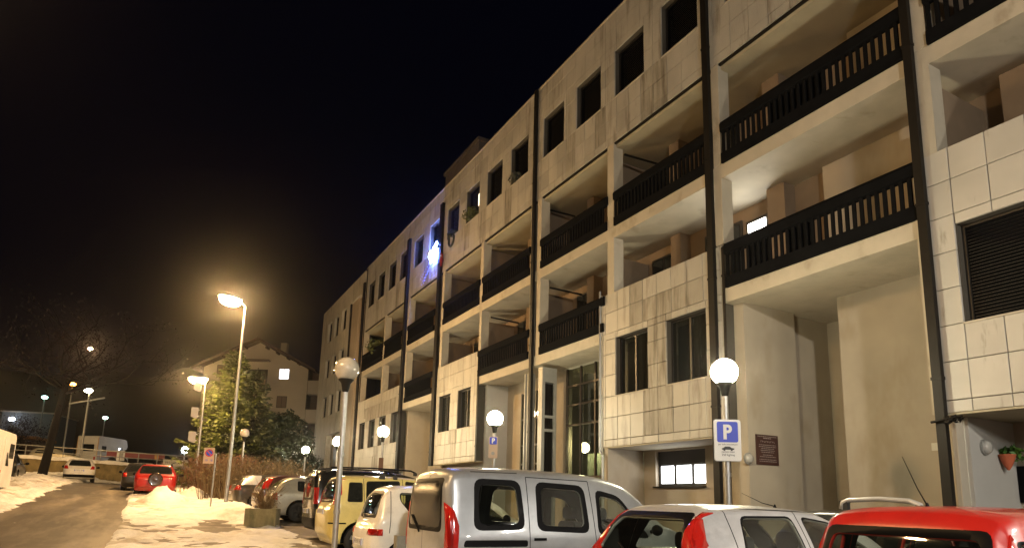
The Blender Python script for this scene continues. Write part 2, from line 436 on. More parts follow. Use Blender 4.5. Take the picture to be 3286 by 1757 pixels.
rest3 = MB()
rest = MB(); G_ = .006
for i, (a, b, c, d, cl) in enumerate(TILES):
    a += G_; b -= G_; c += G_; d -= G_
    off = random.uniform(-.004, .004)
    if i < 298:
        st_ = stained((a, b, c, d)); key = (round(b - a, 2), round(d - c, 2), cl, st_)
        if key not in tmesh:
            q = MB(); bw, bh = (b - a) / 2, (d - c) / 2; e = .006
            q.add([(.04, -bw, -bh), (.04, bw, -bh), (.04, bw, bh), (.04, -bw, bh), (.006, -bw, -bh), (.006, bw, -bh), (.006, bw, bh), (.006, -bw, bh),
                   (0, -bw + e, -bh + e), (0, bw - e, -bh + e), (0, bw - e, bh - e), (0, -bw + e, bh - e)],
                  [(0, 4, 5, 1), (1, 5, 6, 2), (2, 6, 7, 3), (3, 7, 4, 0), (4, 8, 9, 5), (5, 9, 10, 6), (6, 10, 11, 7), (7, 11, 8, 4), (8, 11, 10, 9)])
            tmesh[key] = q.mesh('tile', M_TILE3 if st_ else M_TILE2 if cl else M_TILE)
        o = obj('tile', tmesh[key], bld, True)
        o.location = (FX + off, (a + b) / 2, (c + d) / 2)
    else: (rest3 if stained((a, b, c, d)) else rest).box(FX + off, FX + .05, a, b, c, d)
o = rest.build('tile_cladding', M_TILE, bld, world=True); o['kind'] = 'stuff'
if rest3.v: o = rest3.build('tile_cladding', M_TILE3, bld, world=True); o['kind'] = 'stuff'
# ---- slabs, soffits, roof, back walls
mb = MB()
mb.box(FX + .012, 16.5, U_NEAR, 41.25, Z2b, Z2t)
o = mb.build('floor_slab', M_CONC, bld, world=True)
mb = MB()
for a, b in ((5.99, 10.39), (15.01, 23.44), (27.87, 32.94)): mb.box(FX + .012, 16.5, a, b, Z1b, Z1t)
for a, b in BLOCKS.values(): mb.box(FX + .36, 16.5, a, b, Z1b, Z1t)
mb.build('floor_slab', M_CONC, bld, world=True)
mb = MB(); mb.box(FX + .10, 16.5, U_NEAR, 41.25, Z3 - .14, Z3 - .001); mb.build('floor_slab', M_SOFFIT, bld, world=True)
mb = MB(); mb.box(FX - .02, FX + .10, U_NEAR, 41.3, ZT, ZT + .06); mb.box(FX + .1, 17, U_NEAR, 54, ZT - .25, ZT + .02); mb.build('roof', M_CONC, bld, world=True)
mb = MB(); mb.box(FX + .03, FX + .098, 5.95, 41.0, Z3 - .05, Z3 - .002); mb.build('gap_shade_strip', M_PIPE, bld, world=True)  # dark strip standing in for the shade under the attic edge
# soffit of the tiled first floor blocks over the recessed ground floor
for a, b in BLOCKS.values():
    mb = MB(); mb.box(FX + .02, 14.4, a + .01, b - .01, Z0 - .03, Z0 + .02); mb.build('soffit', M_SOFFIT, bld, world=True)
# loggia back walls and partitions
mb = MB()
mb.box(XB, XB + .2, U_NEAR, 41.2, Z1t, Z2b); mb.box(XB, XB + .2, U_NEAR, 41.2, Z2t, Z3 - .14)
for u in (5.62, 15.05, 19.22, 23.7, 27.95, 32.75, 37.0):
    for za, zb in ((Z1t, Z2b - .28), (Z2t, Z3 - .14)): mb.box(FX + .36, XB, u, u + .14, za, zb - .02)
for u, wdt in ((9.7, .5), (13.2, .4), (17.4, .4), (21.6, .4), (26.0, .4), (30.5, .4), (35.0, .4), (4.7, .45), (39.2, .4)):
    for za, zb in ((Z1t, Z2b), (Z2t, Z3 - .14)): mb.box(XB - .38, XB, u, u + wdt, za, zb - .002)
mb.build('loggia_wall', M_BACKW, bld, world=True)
mb = MB()   # projecting wall block in the bay over the passage
mb.box(12.55, XB - .001, 6.0, 8.8, Z1t, Z2b - .003); mb.box(12.55, XB - .001, 6.0, 8.0, Z2t, Z3 - .15)
mb.build('loggia_wall', M_WALL, bld, world=True)
# dark doors in the loggias
def door_set(u0, u1, z0, lit=False, top=2.42):
    f = MB(); f.box(XB - .05, XB - .005, u0, u1, z0 + .002, z0 + top); fo = f.build('balcony_door', M_FRAME, bld, world=True)
    for k in range(1 if lit else 2):
        ua = u0 + .07 + k * (u1 - u0) / 2; ub = ua + (u1 - u0) / 2 - .12
        if lit: ub = u1 - .07
        p = MB(); p.box(XB - .062, XB - .05, ua, ub, z0 + .1, z0 + top - .09)
        p.build('pane', MATS.get('lit_window_white') or emat('lit_window_white', (1, .97, .88), 3.2) if lit else M_DGLASS, fo, world=True)
emat('lit_window_white', (1, .97, .88), 9.0)
for u0, u1 in ((1.9, 4.2), (13.7, 14.8), (11.3, 12.6), (17.9, 18.9), (15.6, 17.0), (22.1, 23.3), (20.2, 21.4), (26.6, 27.6), (24.4, 25.6), (31.0, 32.3), (28.8, 30.0), (35.5, 36.6), (37.6, 38.8)):
    for z in (Z1t, Z2t): door_set(u0, u1, z)
door_set(10.46, 11.15, Z1t, lit=True, top=2.3)
# columns
def column(u0, u1, za, zb, d=.34):
    m_ = MB(); m_.box(FX - .004, FX + d, u0, u1, za, zb); return m_.build('column', M_CONC, bld, world=True)
for u0, u1 in ((5.58, 5.80), (10.33, 10.55), (14.47, 14.77), (18.62, 18.90), (19.12, 19.33), (23.24, 23.5), (27.42, 27.68), (28.22, 28.45), (32.3, 32.55), (32.95, 33.1), (36.3, 36.58), (40.9, 41.2)):
    column(u0, u1, Z2t, Z3 - .02)
for u0, u1 in ((5.58, 5.80), (14.47, 14.77), (23.25, 23.44), (27.42, 27.68), (36.3, 36.58), (32.95, 33.1), (40.9, 41.2)): column(u0, u1, 7.56 if not 23.2 < u0 < 23.3 else Z1t, Z2b)
for u0, u1 in ((10.33, 10.56), (18.62, 18.86), (19.12, 19.33), (28.22, 28.42), (32.3, 32.52)): column(u0, u1, Z1t if u0 < 10 or u0 > 11 else 7.6, Z2b)
# awning arms under the soffits
for u, za in ((19.0, 12.02), (18.55, 8.92), (14.4, 11.9), (23.1, 8.95)):
    q = MB(); q.tube([(FX + .34, u, za), (12.5, u - .25, za - .12)], .035, 6); q.build('awning_arm', M_PIPE, bld, world=True)
# ---- balcony railings: handrail board, bottom board, balusters
bal_me = MB().box(-.017, .017, -.035, .035, 0, .60).mesh('baluster', M_RAIL)
NBAL = [0]
def railing(u0, u1, z0, h=1.03, step=.148, bars=True):
    e = bpy.data.objects.new('balcony_railing', None); col.objects.link(e); e.parent = bld; e.matrix_parent_inverse = wloc(bld).inverted()
    e.location = (FX - .02, (u0 + u1) / 2, z0)
    a = MB(); a.prism([(FX - .075, z0 + h - .24), (FX + .03, z0 + h - .28), (FX + .03, z0 + h), (FX - .055, z0 + h), (FX - .085, z0 + h - .07)], 'y', u0 - .05, u1)
    a.build('handrail', M_RAIL, e, world=True)
    b = MB(); b.box(FX - .055, FX + .005, u0, u1, z0 - .015, z0 + .24); b.build('bottom_board', M_RAIL, e, world=True)
    n = int((u1 - u0) / step); n0 = n
    for k in range(n):
        u = u1 - .06 - k * step
        if bars and NBAL[0] < 300:
            o = obj('baluster', bal_me, e); o.location = (0, u - (u0 + u1) / 2, .2); NBAL[0] += 1
        else:
            q = q if k else MB(); q.box(FX - .037, FX - .003, u - .035, u + .035, z0 + .2, z0 + .8)
            if k == n - 1: s_ = q.build('baluster_row', M_RAIL, e, world=True); s_['kind'] = 'stuff'
    return e
for a in ((5.97, 10.27, Z1t), (5.97, 10.27, Z2t), (U_NEAR + 4, 5.56, Z2t), (10.76, 14.42, Z2t), (14.79, 18.58, Z2t), (14.95, 18.58, Z1t), (19.36, 23.2, Z2t), (19.36, 23.38, Z1t)): railing(*a)
for a in ((23.5, 27.38, Z2t), (28.48, 32.26, Z2t), (28.45, 32.26, Z1t), (33.15, 36.25, Z2t), (36.62, 40.9, Z2t)): railing(*a, bars=False)
# solid board behind part of the balustrades as on the photo (dark inner screens)
for u0, u1, z in ((9.05, 9.66, Z1t), (8.05, 8.68, Z1t), (7.6, 8.95, Z2t), (12.4, 14.3, Z2t), (15, 16.9, Z2t), (19.5, 22.8, Z2t), (24, 27.2, Z2t)):
    q = MB(); q.box(FX + .035, FX + .05, u0, u1, z + .05, z + .9); q.build('balcony_screen', M_RAIL, bld, world=True)
# ---- windows
sh_me = {}
def shutter(u0, u1, z0, z1, x, parent, m=M_BLACK, sl=.055):
    q = MB(); n = int((z1 - z0) / sl)
    for k in range(n):
        za = z0 + (z1 - z0) * k / n; zb = z0 + (z1 - z0) * (k + 1) / n
        q.add([(x, u0, za), (x, u1, za), (x + .004, u1, zb - .006), (x + .004, u0, zb - .006), (x + .008, u0, zb), (x + .008, u1, zb)], [(0, 1, 2, 3), (3, 2, 5, 4)])
    o = q.build('shutter', m, parent, world=True); o['kind'] = 'stuff'; return o
def window(u0, u1, z0, z1, mode='shutter', x=FX + .2, fw=.05):
    f = MB(); f.box(x - .03, x + .03, u0 + .002, u0 + fw, z0 + .002, z1 - .002); f.box(x - .03, x + .03, u1 - fw, u1 - .002, z0 + .002, z1 - .002)
    f.box(x - .03, x + .03, u0 + fw, u1 - fw, z0 + .002, z0 + fw); f.box(x - .03, x + .03, u0 + fw, u1 - fw, z1 - fw, z1 - .002)
    if mode != 'shutter': f.box(x - .03, x + .03, (u0 + u1) / 2 - .03, (u0 + u1) / 2 + .03, z0 + fw, z1 - fw)
    o = f.build('window', M_FRAME, bld, world=True)
    s_ = MB(); s_.box(FX - .025, FX + .16, u0 - .01, u1 + .01, z0 - .028, z0 - .001); s_.build('sill', M_CONC, o, world=True)
    if mode == 'shutter': shutter(u0 + fw, u1 - fw, z0 + fw, z1 - fw, x, o)
    else:
        for a, b in ((u0 + fw, (u0 + u1) / 2 - .03), ((u0 + u1) / 2 + .03, u1 - fw)):
            p = MB(); p.box(x - .004, x + .004, a, b, z0 + fw, z1 - fw); p.build('pane', M_HOUSEGLASS if mode == 'curtain' else M_DGLASS, o, world=True)
        if mode == 'curtain':
            c = MB(); n = 24
            for k in range(n):
                ua = u0 + .05 + (u1 - u0 - .5) * k / n; ub = u0 + .05 + (u1 - u0 - .5) * (k + 1) / n
                xa = x + .12 + .02 * math.sin(k * 1.9); xb_ = x + .12 + .02 * math.sin((k + 1) * 1.9)
                c.add([(xa, ua, z0 + .02), (xb_, ub, z0 + .02), (xb_, ub, z1 - .02), (xa, ua, z1 - .02)], [(0, 1, 2, 3)])
            c.build('curtain', mat('brown_curtain', (.20, .15, .09), .9, var=.2, vscale=3, stretch=(1, 8, 1)), o, world=True)
    return o
for h in ATTIC: window(*h)
for k, hs in FIRST.items():
    for h in hs: window(*h, mode='shutter' if k == 'R0' else 'curtain' if k in 'MN' else 'glass')
for h in LEFTW: window(*h, mode='shutter')
# dark rooms behind the glazed windows
mb = MB()
for k in 'MNQ':
    for u0, u1, z0, z1 in FIRST[k]: mb.box(FX + .6, FX + .62, u0 - .2, u1 + .2, z0 - .2, z1 + .2)
mb.build('room_wall', mat('dark_room', (.06, .05, .04), .9), bld, world=True)
# flower boxes, wreath and lit panes of the decorated attic windows
def leafy(mb, c, r, n, size, sz=1, mi=0, up=.3):
    for k in range(n):
        d = Vector((random.gauss(0, 1), random.gauss(0, 1), random.gauss(0, 1))).normalized() * r * random.random() ** .4
        p = Vector(c) + Vector((d.x, d.y, d.z * sz)); a = Vector((random.gauss(0, 1), random.gauss(0, 1), random.gauss(0, 1) + up)).normalized(); b = a.orthogonal().normalized()
        b = (b * math.cos(random.random() * 6.3) + a.cross(b) * math.sin(random.random() * 6.3)); s1 = size * random.uniform(.6, 1.3); s2 = s1 * .45
        c_ = a.cross(b)
        mb.add([p - b * s1, p + c_ * s2, p + b * s1, p - c_ * s2], [(0, 1, 2, 3)], mi)
M_PLANT = mat('balcony_plant_leaves', (.09, .10, .02), .7, var=.4, vscale=5)
for (u0, u1) in ((23.95, 25.2),):
    q = MB(); leafy(q, (FX + .02, (u0 + u1) / 2 + .05, 13.93), .5, 260, .08, .55); o = q.build('window_box_plant', M_PLANT)
    tag(o, 'dry yellowish plant filling the lit attic window ledge', 'plant')
q = MB(); emat('lit_window_warm', (1, .8, .55), 2.2)
q.box(FX + .17, FX + .18, 24.0, 24.35, 14.25, 14.8); q.build('lit_pane', MATS['lit_window_warm'], bld, world=True)
q = MB(); q.box(FX + .165, FX + .175, 26.12, 26.42, 13.95, 14.75); q.build('lit_pane', MATS['lit_window_warm'], bld, world=True)
q = MB(); n = 26
q.tube([(FX - .03, 26.78 + .3 * math.cos(2 * math.pi * k / n), 13.5 + .3 * math.sin(2 * math.pi * k / n)) for k in range(n + 1)], .055, 6)
leafy(q, (FX - .03, 26.5, 13.72), .3, 120, .07, .5)
o = q.build('garland', mat('dark_garland', (.03, .035, .025), .9)); tag(o, 'dark looped garland hanging below a dimly lit attic window', 'garland')
q = MB(); leafy(q, (FX - .0, 20.5, 13.75), .35, 120, .09, .5); o = q.build('window_box_plant', mat('dark_plant', (.06, .06, .04), .8)); tag(o, 'small dark plant on the ledge of an unlit attic window', 'plant')
# ---- blue Christmas lights and the red figure hanging beside them
dec = thing('christmas_lights', 'bright blue and white tangle of Christmas lights hanging from an attic window', 'light decoration', (FX - .05, 28.95, 13.6))
emat('blue_led', (.03, .06, 1.0), 2.6); emat('white_led', (.13, .24, 1.0), 330)
bundle = MB(); wires = MB(); led2 = MB()
for k in range(46):
    a = random.uniform(0, 6.28); r = .24 * random.random() ** .6
    u = 29.05 + r * math.cos(a) - .1; z = 13.45 + r * math.sin(a) * .8
    led2.sphere((FX - .12 - random.uniform(0, .1), u, z), .035, 6, 4)
for k in range(30):
    t = k / 29; led2.sphere((FX - .12, 29.1 - .75 * t, 13.55 + .32 * t + random.uniform(-.1, .1)), .03, 6, 4)
for s_ in range(8):
    u0 = 29.1 + random.uniform(-.3, .3); du = random.uniform(-.3, 1.5); ln = random.uniform(.6, 1.05); pts = []
    for k in range(9):
        t = k / 8; p = (FX - .09, u0 + du * t, 13.3 - ln * t); pts.append(p); bundle.sphere(p, .016, 6, 4)
    wires.tube(pts, .006, 4)
led2.build('led_cluster', MATS['white_led'], dec, world=True); bundle.build('led_strand', MATS['blue_led'], dec, world=True); wires.build('wire', M_RUBBER, dec, world=True)
san = thing('hanging_figure', 'small red stuffed figure hanging on the wall by the blue lights', 'ornament', (FX - .12, 27.68, 12.55))
q = MB(); q.sphere((FX - .13, 27.68, 12.95), .16, 10, 8, sz=1.7); q.tube([(FX - .13, 27.62, 12.75), (FX - .15, 27.55, 12.42)], [.08, .06], 8); q.tube([(FX - .13, 27.74, 12.75), (FX - .14, 27.8, 12.45)], [.08, .06], 8)
q.tube([(FX - .13, 27.6, 13.1), (FX - .13, 27.45, 13.35)], [.06, .05], 8); q.tube([(FX - .13, 27.76, 13.1), (FX - .13, 27.9, 13.3)], [.06, .05], 8)
q.build('body', mat('red_felt', (.25, .02, .02), .9), san, world=True)
q = MB(); q.sphere((FX - .14, 27.68, 13.3), .1, 10, 8); q.build('head', mat('pale_cloth', (.6, .5, .4), .9), san, world=True)
q = MB(); q.lathe([(.11, 13.33), (.07, 13.45), (.01, 13.6)], (FX - .14, 27.68, 0), 10); q.build('hat', MATS['red_felt'], san, world=True); san.scale = (.6, .6, .6)
# ---- drainpipes
def pipe(u0, u1, z0, z1, x=FX - .11, label=None):
    q = MB(); q.box(x, FX - .008, u0, u1, z0, z1)
    o = q.build('drainpipe', M_PIPE, bld, world=True)
    for k in range(int((z1 - z0) / 3.0) + 1):
        z = z0 + .6 + k * 3.0
        if z < z1:
            b = MB(); b.box(x - .012, FX - .004, u0 - .012, u1 + .012, z, z + .05); b.build('bracket', M_PIPE, o, world=True)
    return o
pipe(5.795, 5.94, .1, 20.0 - 3.4); pipe(10.565, 10.745, .2, ZT + .02); pipe(10.32, 10.395, .2, 7.52, x=FX - .02)
pipe(18.97, 19.12, .3, ZT + .03); pipe(27.8, 28.12, 3.1, 15.75, x=FX - .13); pipe(23.30, 23.44, 3.1, 7.56, x=FX - .02)
pipe(32.52, 32.86, .4, 15.6, x=FX - .13); pipe(41.3, 41.62, .5, 15.66, x=FX - .12); pipe(40.98, 41.12, 7.6, ZT, x=FX - .03)
# thin steel pipe at the edge of the tiled block
q = MB(); q.tube([(FX - .03, 15.1, 3.05), (FX - .03, 15.1, 7.75)], .035, 8); q.tube([(FX - .03, 15.1, 3.05), (FX - .05, 14.95, 2.95), (FX - .05, 14.92, .3)], .035, 8)
q.build('drainpipe', M_STEEL, bld, world=True)
q = MB(); q.box(FX - .02, FX + .02, 15.0, 15.07, 2.9, 7.6); q.build('corner_strip', M_GREYMETAL, bld, world=True)
for u in (5.96,):
    q = MB(); q.box(FX - .005, FX + .05, 5.985, 6.03, 3.16, 7.56); q.build('corner_strip', M_CONC, bld, world=True)
# thorny plant wrapped round the near pipe
q = MB(); q.tube([(FX - .14, 5.52, 3.08), (FX - .17, 5.8, 3.04), (FX - .16, 5.98, 3.02)], .02, 5)
leafy(q, (FX - .15, 5.66, 3.04), .14, 40, .05, .4); o = q.build('pipe_spikes', M_PIPE); tag(o, 'dark spiky collar wrapped round the near drainpipe', 'spike collar')
# ---- ground floor
mb = MB()
GZ = -.2
mb.box(12.30, 12.5, 10.42, 14.8, GZ, Z0 - .03)           # recess under block M, pierced below by the window frame
o_M = None
mb = MB(); wall_holes(mb, 10.42, 14.8, GZ, Z0 - .03, 12.30, 12.55, [(12.4, 14.3, 2.12, 3.08)])
mb.box(FX + .36, 12.3, 14.82, 15.0, GZ, Z0 - .03); mb.box(FX + .04, FX + .36, 14.82, 14.99, GZ, Z0 - .03)
mb.build('ground_floor_wall', M_WALL, bld, world=True)
f = MB(); X_ = 12.44
f.box(X_ - .03, X_ + .03, 12.4, 14.3, 2.12, 2.2); f.box(X_ - .03, X_ + .03, 12.4, 14.3, 2.68, 3.08)
for u in (12.4, 12.93, 13.6, 14.22): f.box(X_ - .03, X_ + .03, u, u + .08, 2.2, 2.68)
fo = f.build('window', M_FRAME, bld, world=True)
emat('lit_office', (.95, .97, 1.0), 4.5)
for a, b in ((12.48, 12.93), (13.01, 13.6), (13.68, 14.22)):
    p = MB(); p.box(X_, X_ + .012, a, b, 2.2, 2.68); p.build('pane', MATS['lit_office'], fo, world=True)
s_ = MB(); s_.box(12.2, 12.42, 12.38, 14.32, 2.08, 2.118); s_.build('sill', M_PIPE, fo, world=True)
# passage bay R1
mb = MB(); mb.box(12.75, 12.95, 5.2, 8.79, GZ, Z1b); mb.box(14.4, 14.6, 8.0, 10.4, GZ, Z1b); mb.box(12.95, 14.4, 8.6, 8.79, GZ, Z1b); mb.box(FX + .3, 13.0, 10.1, 10.38, GZ, Z1b)
mb.build('passage_wall', M_WALL, bld, world=True)
mb = MB(); mb.box(13.0, 14.4, 10.25, 10.38, GZ, Z1b); mb.build('passage_wall', M_WALL, bld, world=True)
mb = MB(); mb.box(FX + .36, 16.4, 5.7, 5.95, GZ, Z0 - .035); mb.box(14.45, 14.7, U_NEAR, 5.7, GZ, Z0 - .03)
mb.build('passage_wall', M_GREYW, bld, world=True)
mb = MB(); mb.box(FX + .08, FX + .30, 5.74, 5.80, GZ, Z0 - .03); mb.build('corner_strip', M_CONC, bld, world=True)
# entrance bays M2/M3 (u 15..23.4): glazed doors, louvred pier
mb = MB(); mb.box(12.25, 12.45, 18.75, 23.44, GZ, Z1b, 0); mb.box(12.25, 12.45, 15.0, 16.2, GZ, Z1b); mb.box(FX + .4, 12.25, 23.3, 23.44, GZ, Z1b); mb.box(13.8, 14, 15, 19, GZ, Z1b)
mb.build('entrance_wall', M_WALL, bld, world=True)
mb = MB(); mb.box(11.3, 12.25, 23.15, 23.3, GZ, Z1b - .01); mb.build('entrance_wall', M_GREYW, bld, world=True)
mb = MB(); mb.box(11.5, 11.9, 18.98, 19.3, GZ, Z1b - .01); mb.build('entrance_wall', M_GREYW, bld, world=True)
def glazed(u0, u1, z0, z1, x, nu, zs, name, m, mm=M_FRAME):
    f = MB(); us = [u0 + (u1 - u0) * k / nu for k in range(nu + 1)]
    for u in us: f.box(x - .035, x + .035, u - .035, u + .035, z0, z1)
    for z in zs: f.box(x - .03, x + .03, u0, u1, z - .03, z + .03)
    o = f.build(name, mm, bld, world=True); o.data.materials[0] = mm
    zz = [z0] + list(zs) + [z1]
    for a, b in zip(us, us[1:]):
        for c, d in zip(zz, zz[1:]):
            if d - c > .12:
                p = MB(); p.box(x - .006, x + .006, a + .035, b - .035, c + .03, d - .03); p.build('pane', m, o, world=True)
    return o
M_ENTRG = glassmat('entrance_glass', (.62, .62, .5), .15)
glazed(16.2, 18.68, .4, 6.14, 12.2, 3, (2.45, 4.18, 4.86, 5.52), 'entrance_door', M_ENTRG, mat('bronze_frame', (.05, .035, .025), .5))
glazed(19.75, 21.9, .4, 5.72, 12.22, 2, (2.6, 3.0, 3.7, 4.7), 'entrance_door', M_ENTRG, mat('grey_frame', (.10, .10, .085), .5))
mb = MB(); mb.box(13.2, 13.22, 15.5, 18.9, .3, 3.3); mb.build('hall_wall', mat('hall_green', (.40, .44, .33), .8, var=.1, vscale=1), bld, world=True)
o = MB().box(13.0, 13.1, 16.4, 18.6, .3, 1.6).build('hall_counter', M_BACKW, bld, world=True)
hl = thing('hall_lamp', 'round glowing lamp inside the glazed entrance hall', 'lamp', (12.7, 18.36, 3.3)); emat('hall_glow', (1, .95, .7), 55)
q = MB(); q.sphere((12.7, 18.36, 3.46), .17, 16, 10); q.build('globe', MATS['hall_glow'], hl, world=True); q = MB(); q.tube([(12.7, 18.36, 3.6), (12.7, 18.36, 6.1)], .012, 6); q.build('cord', M_RUBBER, hl, world=True)
# louvred pier beside the entrance
e = MB(); e.box(10.99, 11.56, 18.36, 18.62, 5.55, 6.05); e.box(10.99, 11.56, 18.50, 18.62, .3, 5.55); e.box(10.99, 11.1, 18.36, 18.50, .3, 5.55); e.box(11.45, 11.56, 18.36, 18.50, .3, 5.55)
for z in (3.9, 4.35): e.box(11.1, 11.45, 18.36, 18.5, z, z + .09)
e.build('louvre_pier', M_GREYMETAL, bld, world=True)
for k in range(5):
    q = MB(); q.box(11.12 + k * .066, 11.145 + k * .066, 18.37, 18.49, .4, 5.5); q.build('louvre', M_PIPE, bld, world=True)
q = MB(); q.box(11.1, 11.45, 18.485, 18.499, .4, 5.5); q.build('louvre_panel', M_GREYMETAL, bld, world=True)
for u in (19.62, 19.42):
    q = MB(); q.box(FX + .02, FX + .3, u - .06, u, .3, 6.0); q.build('pier', M_GREYMETAL, bld, world=True)
# P bay passage (u 27.9..32.5)
mb = MB(); mb.box(12.6, 12.8, 27.9, 32.9, GZ, Z1b); mb.box(11.36, 12.6, 32.62, 32.93, GZ, Z1b); mb.box(11.36, 12.6, 27.7, 27.86, GZ, Z1b)
mb.build('passage_wall', M_WALL, bld, world=True)
mb = MB()
for a, b in ((23.46, 27.7), (33.0, 41.2), ): mb.box(11.5, 11.7, a, b, GZ, Z0 - .03)
mb.build('ground_floor_wall', M_GREYW, bld, world=True)
# ---- far end block with three columns of windows and the stair recess
mb = MB(); wall_holes(mb, 45.25, U_FAR, GZ, ZT, FX, FX + .4, LEFTW + [(45.4, 49.75, GZ, 6.15)]); wall_holes(mb, U_MID + .4, 45.25, 15.15, ZT, FX, FX + .4, [])
mb.box(FX + .4, 24, U_FAR - .4, U_FAR, GZ, ZT)
mb.build('end_wall', mat('end_wall_render', (.47, .43, .35), .75, var=.15, vscale=1.2, streak=((.22, .18, .12), .54, .74, 1.2, (1, 2.4, .3))), bld, world=True)
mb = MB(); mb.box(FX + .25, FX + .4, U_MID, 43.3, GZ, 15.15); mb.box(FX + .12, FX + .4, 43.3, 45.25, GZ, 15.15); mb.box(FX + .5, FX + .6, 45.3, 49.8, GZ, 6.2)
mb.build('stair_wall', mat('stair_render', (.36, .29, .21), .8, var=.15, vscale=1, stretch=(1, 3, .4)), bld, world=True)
q = MB(); q.box(FX + .02, FX + .24, 45.05, 45.24, GZ, 15.15); q.build('recess_strip', M_PIPE, bld, world=True)
q = MB(); q.box(FX + .35, FX + .48, 46.6, 48.6, .6, 5.6); q.build('garage_door', M_GREYMETAL, bld, world=True)
for z in (5.9, 8.9, 11.9):   # close the back of the far end
    pass
mb = MB(); mb.box(16.45, 16.6, U_NEAR, 41.3, GZ, ZT - .3); mb.build('rear_wall', M_BACKW, bld, world=True)
# penthouse / lift housing on the roof
mb = MB(); mb.box(12.3, 15.5, 27.0, 31.2, ZT, 19.05); mb.box(12.2, 15.6, 26.9, 31.3, 19.05, 19.2); mb.build('lift_housing', mat('dark_render', (.14, .12, .11), .9, var=.2), bld, world=True)
# balcony plants in pots at the far loggia
bp = thing('balcony_plant', 'leafy plant on the balcony ledge beside the tall brown drainpipe', 'plant', (FX + .25, 38.6, Z2t))
q = MB(); leafy(q, (FX + .2, 38.4, 10.75), .8, 300, .11, .6); q.build('foliage', M_PLANT, bp, world=True); q = MB(); q.box(FX + .08, FX + .3, 37.7, 39.3, Z2t + .5, Z2t + .75); q.build('planter_box', M_PIPE, bp, world=True)
# ---- small things fixed to the walls
def bulkhead(name, label, loc, axis):
    t = thing(name, label, 'wall lamp', loc)
    q = MB(); q.lathe([(.001, -.0), (.13, 0), (.13, .035), (.001, .035)], (0, 0, 0), 20, axis); q.build('base', M_GREYMETAL, t)
    q = MB(); q.lathe([(.112, .036), (.105, .07), (.08, .10), (.04, .115), (.001, .12)], (0, 0, 0), 20, axis); q.build('glass', mat('frosted_glass', (.36, .35, .32), .2), t, smooth=True)
    return t
t = bulkhead('wall_lamp', 'round unlit wall lamp to the left of the brown plaque', (11.26, 10.1, 2.65), 'y'); t.scale = (1, -1, 1)
t = bulkhead('wall_lamp', 'round unlit wall lamp above the hanging flower pot', (11.76, 5.7, 2.66), 'y'); t.scale = (1, -1, 1)
pq = thing('wall_plaque', 'dark brown notice plaque on the beige passage wall', 'plaque', (11.86, 10.09, 2.87))
q = MB(); q.box(-.345, .345, -.02, .005, -.33, .33); q.build('board', mat('brown_plaque', (.055, .022, .018), .5, var=.15, vscale=8), pq)
M_PRINT = mat('pale_print', (.32, .27, .25), .6)
q = MB(); rr = random.Random(3)
for row, (z, h, w_) in enumerate([(.285, .012, .30), (.245, .02, .12), (.10, .012, .26), (.06, .012, .27), (.02, .012, .2), (-.02, .012, .22), (-.06, .012, .2), (-.12, .012, .15), (-.16, .012, .25), (-.22, .012, .27), (-.26, .012, .27)]):
    x = -w_
    while x < w_:
        l = rr.uniform(.02, .07); q.box(x, min(w_, x + l), -.0225, -.0195, z, z + h); x += l + .014
for k in range(9):
    x = -.21 + k * .052; q.box(x, x + .01, -.0225, -.0195, .16, .20); q.box(x, x + .032, -.0225, -.0195, .19 - (k % 3) * .015, .2 - (k % 3) * .015)
q.build('lettering', M_PRINT, pq)['kind'] = 'stuff'
q = MB(); q.box(12.742, 12.749, 6.9, 7.06, 2.74, 2.88)
o = q.build('house_number', mat('pale_ceramic', (.6, .58, .5), .4)); tag(o, 'small pale house number tile on the wall by the drainpipe', 'number tile')
fp = thing('flower_pot', 'terracotta half pot with green plant hung on the grey wall', 'flower pot', (12.22, 5.68, 2.46)); fp.scale = (.75, .75, .75)
q = MB(); q.lathe([(.02, -.2), (.07, -.12), (.12, 0), (.16, .12), (.165, .14), (.14, .14), (.13, .10), (.01, .08)], (0, -.12, 0), 18); q.build('pot', mat('terracotta', (.42, .10, .04), .8, var=.1), fp, smooth=True)
q = MB(); leafy(q, (.1, -.14, .2), .22, 140, .07, .5)
for k in range(5): q.tube([(.05, -.14, .12), (.2 + .05 * k, -.16, .2 - .02 * k), (.38 + .04 * k, -.16, .1 - .03 * k)], .006, 4)
leafy(q, (.33, -.16, .08), .14, 40, .05, .6)
q.build('foliage', mat('green_leaves', (.06, .16, .02), .6, var=.3), fp)
wb = thing('wall_box', 'black box fixed low on the grey wall below the flower pot', 'wall box', (12.86, 5.69, 2.1)); q = MB(); q.box(-.16, .16, -.14, 0, -.3, .3); q.build('box', M_BLACK, wb); q = MB(); q.box(-.12, .12, -.145, -.14, -.2, .2); q.build('door', M_PIPE, wb)

